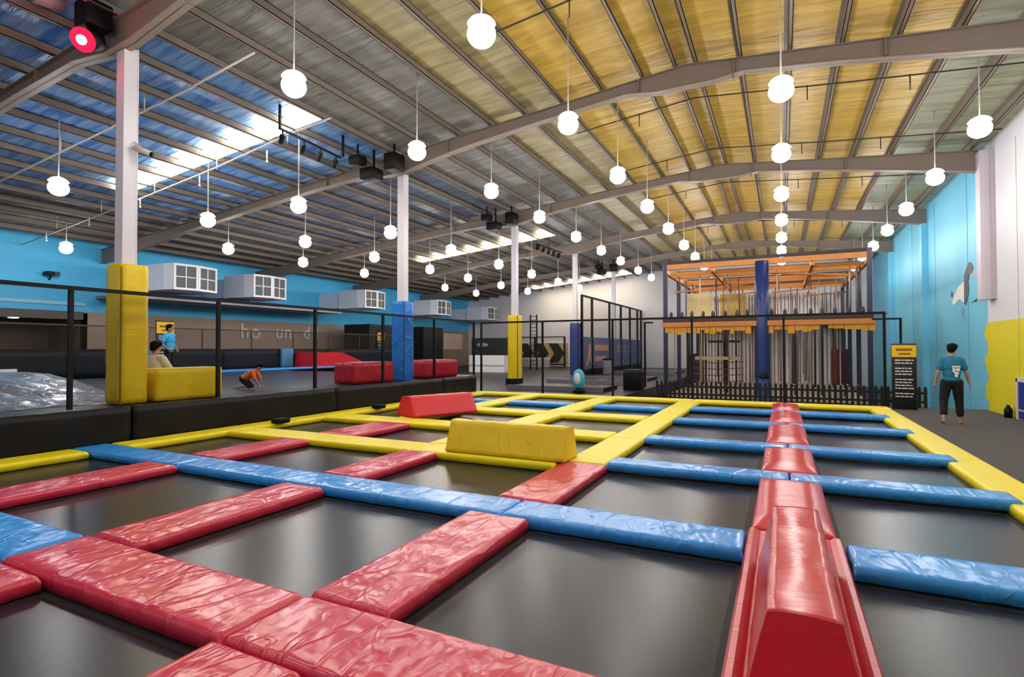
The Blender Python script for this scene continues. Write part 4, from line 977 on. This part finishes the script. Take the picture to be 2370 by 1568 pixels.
def person(label, loc, rotz, J, cl, vox=.011, s=1.0):
    """J: joints in a local frame where +Y is the person's front; cl: clothing spec"""
    t = thing('person', label, 'person', loc, None, rotz)
    V = {k: Vector(v) * s for k, v in J.items()}
    b = MB(); up = (V['head'] - V['neck']).normalized(); fw = Vector(J.get('face', (0, 1, 0))).normalized(); sd = fw.cross(up).normalized()
    rot = Matrix((sd, fw, up)).transposed()
    hc = V['head']
    b.ell(hc + up * .02 * s, (.076 * s, .095 * s, .105 * s), 16, 12, rot); b.ell(hc - up * .055 * s + fw * .025 * s, (.056 * s, .068 * s, .07 * s), 14, 10, rot)
    b.ell(hc + fw * .098 * s - up * .018 * s, (.014 * s, .02 * s, .026 * s), 8, 6, rot)
    b.ell(hc + fw * .09 * s - up * .07 * s, (.026 * s, .012 * s, .011 * s), 8, 6, rot)
    for q in (-1, 1):
        b.ell(hc + sd * q * .079 * s - up * .01 * s, (.012 * s, .022 * s, .034 * s), 8, 6, rot)
        b.ell(hc + fw * .082 * s + sd * q * .032 * s + up * .012 * s, (.016 * s, .012 * s, .009 * s), 8, 6, rot)
    cap(b, V['neck'] - up * .02 * s, hc - up * .04 * s, .058 * s, .052 * s)
    mid = (V['chest'] + V['pelvis']) / 2
    ax = (V['chest'] - V['pelvis']).normalized(); sx = (V['shR'] - V['shL']).normalized(); fx = ax.cross(sx).normalized() * -1
    rt = Matrix((sx, fx, ax)).transposed()
    b.ell(V['chest'], (.165 * s, .115 * s, .19 * s), 16, 12, rt); b.ell(mid, (.14 * s, .10 * s, .17 * s), 16, 10, rt); b.ell(V['pelvis'], (.155 * s, .115 * s, .13 * s), 16, 10, rt)
    cap(b, V['shL'], V['shR'], .062 * s, .062 * s); cap(b, V['chest'] + ax * .08 * s, V['neck'], .085 * s, .06 * s)
    for S_, sg in (('L', -1), ('R', 1)):
        cap(b, V['sh' + S_], V['el' + S_], .052 * s, .040 * s); cap(b, V['el' + S_], V['wr' + S_], .040 * s, .026 * s)
        hd = (V['wr' + S_] - V['el' + S_]); hand(b, V['wr' + S_], hd, -sg, J.get('palm' + S_, (-sg, 0, 0)), s)
        cap(b, V['hi' + S_], V['kn' + S_], .080 * s, .055 * s); cap(b, V['kn' + S_], V['an' + S_], .053 * s, .036 * s)
        td = V['to' + S_] - V['an' + S_]; heel = V['an' + S_] - Vector((td.x, td.y, 0)) * .3 - Vector((0, 0, .045 * s))
        cap(b, heel, V['to' + S_], .034 * s, .024 * s)
    fuse(b, vox, 'body', SKIN, t)
    bg = cl.get('baggy', 1.0)
    # shirt
    b = MB(); g = .018 * s
    b.ell(V['chest'], (.165 * s + g, .115 * s + g, .18 * s + g), 16, 12, rt); b.ell(mid, (.15 * s + g, .108 * s + g, .17 * s + g), 16, 10, rt)
    lo = V['pelvis'] + ax * .0 * s
    b.ell(lo + ax * .03 * s, (.158 * s + g, .118 * s + g, .08 * s), 16, 10, rt)
    cap(b, V['shL'], V['shR'], .062 * s + g, .062 * s + g); cap(b, V['chest'] + ax * .1 * s, V['neck'] - up * .03 * s, .09 * s + g, .058 * s + g * .6)
    for S_ in 'LR': 
        q = V['sh' + S_] + (V['el' + S_] - V['sh' + S_]) * cl.get('sleeve', .62); cap(b, V['sh' + S_], q, .058 * s + g, .055 * s + g)
        if cl.get('long'): cap(b, V['el' + S_], V['wr' + S_], .042 * s + g, .03 * s + g)
    sh = fuse(b, vox * 1.1, 'shirt', cl['shirt'], t, 3)
    b = MB(); b.ell(V['pelvis'] - ax * .02 * s, (.158 * s + .012, .12 * s + .012, .12 * s), 16, 10, rt)
    for S_ in 'LR':
        cap(b, V['hi' + S_], V['kn' + S_], .096 * s * bg, .070 * s * bg)
        if cl.get('hem', .7) > 0: cap(b, V['kn' + S_], V['kn' + S_] + (V['an' + S_] - V['kn' + S_]) * cl.get('hem', .7), .068 * s * bg, .060 * s * bg)
    fuse(b, vox * 1.1, 'trousers', cl['trousers'], t, 3)
    b = MB(); b.ell(hc + up * .045 * s - fw * .022 * s, (.100 * s, .110 * s, .100 * s), 16, 10, rot); b.ell(hc - fw * .06 * s - up * .005 * s, (.082 * s, .06 * s, .085 * s), 14, 10, rot)
    for k in range(14):
        an = k * 2 * PI / 14; b.ell(hc + up * .075 * s + sd * .066 * s * math.cos(an) + fw * (.066 * math.sin(an) - .025) * s, (.04 * s, .04 * s, .045 * s), 8, 6)
    fuse(b, vox * 1.1, 'hair', HAIR, t, 2)
    return t, sh
# man walking away on the grey walkway
J = dict(head=(0.02, .03, 1.70), neck=(0.0, 0, 1.53), chest=(0, -.01, 1.32), pelvis=(0, 0, .98), shL=(-.165, 0, 1.44), shR=(.165, 0, 1.44),
         elL=(-.25, -.05, 1.16), elR=(.26, .02, 1.16), wrL=(-.30, .03, .93), wrR=(.32, .09, .93), hiL=(-.095, 0, .93), hiR=(.095, 0, .93),
         knL=(-.15, .02, .52), knR=(.135, .10, .52), anL=(-.175, -.20, .125), anR=(.165, .14, .075), toL=(-.19, -.06, .03), toR=(.19, .31, .028), face=(.35, .9, 0))
m, sh = person('man in a teal shirt and black cropped trousers walking barefoot along the walkway', (3.72, 16.72, -0.36), math.radians(-6), J, dict(shirt=TEAL, trousers=CLOTHB, hem=.68, baggy=1.22), vox=.0085, s=1.075)
bp = MB()
for x0, x1, z0, z1 in ((-.01, .15, 1.38, 1.42), (.0, .05, 1.27, 1.37), (.06, .14, 1.30, 1.36), (.03, .12, 1.22, 1.28), (.04, .10, 1.15, 1.21)):
    bp.box(x0, x1, -.172, -.150, z0, z1)
bp.build('back_print', PRINT, sh, local=True)
# staff member standing in the left court
J2 = dict(head=(0, .02, 1.60), neck=(0, 0, 1.45), chest=(0, 0, 1.24), pelvis=(0, 0, .92), shL=(-.19, 0, 1.36), shR=(.19, 0, 1.36),
          elL=(-.31, -.06, 1.10), elR=(.31, -.06, 1.10), wrL=(-.22, .10, .95), wrR=(.22, .10, .95), hiL=(-.095, 0, .88), hiR=(.095, 0, .88),
          knL=(-.12, .02, .49), knR=(.13, .05, .49), anL=(-.13, 0, .08), anR=(.17, .0, .08), toL=(-.15, .14, .028), toR=(.2, .14, .028))
person('staff member in a sky blue shirt standing by the info board in the left court', (-17.2, 10.45, 0.55), math.radians(-62), J2, dict(shirt=SKYS, trousers=CLOTHB, hem=.5), vox=.012)
# crawling child
J3 = dict(head=(0, .27, .52), neck=(0, .18, .44), chest=(0, .07, .36), pelvis=(0, -.12, .25), shL=(-.11, .13, .40), shR=(.11, .13, .40),
          elL=(-.14, .20, .22), elR=(.14, .22, .22), wrL=(-.13, .25, .115), wrR=(.14, .30, .115), hiL=(-.07, -.12, .22), hiR=(.07, -.12, .22),
          knL=(-.10, .03, .06), knR=(.10, .06, .06), anL=(-.10, -.26, .06), anR=(.10, -.20, .06), toL=(-.10, -.36, .03), toR=(.10, -.30, .03), face=(0, .8, -.55),
          palmL=(0, 0, -1), palmR=(0, 0, -1))
KS = 0.66
person('child in an orange top and dark shorts crawling on the left court trampoline', (-11.15, 8.62, 0.565), math.radians(-64), {n: (tuple(c / KS for c in v) if n not in ('face', 'palmL', 'palmR') else v) for n, v in J3.items()}, dict(shirt=ORSH, trousers=CLOTHB, hem=.0, sleeve=.8), vox=.008, s=KS)
# seated person leaning behind the yellow column
J4 = dict(head=(0, .02, .98), neck=(0, -.02, .82), chest=(0, -.04, .60), pelvis=(0, -.06, .18), shL=(-.18, 0, .74), shR=(.18, 0, .74),
          elL=(-.27, .06, .48), elR=(.25, .16, .46), wrL=(-.2, .2, .3), wrR=(.16, .34, .34), hiL=(-.09, -.02, .14), hiR=(.09, -.02, .14),
          knL=(-.14, .40, .36), knR=(.13, .42, .36), anL=(-.1, .62, .08), anR=(.1, .66, .08), toL=(-.1, .8, .03), toR=(.1, .82, .03))
person('seated person in cream clothes half hidden behind the yellow column', (-10.9, 6.36, 0.56), math.radians(10), J4, dict(shirt=CREAM, trousers=CREAM, hem=.8, long=True), vox=.012)
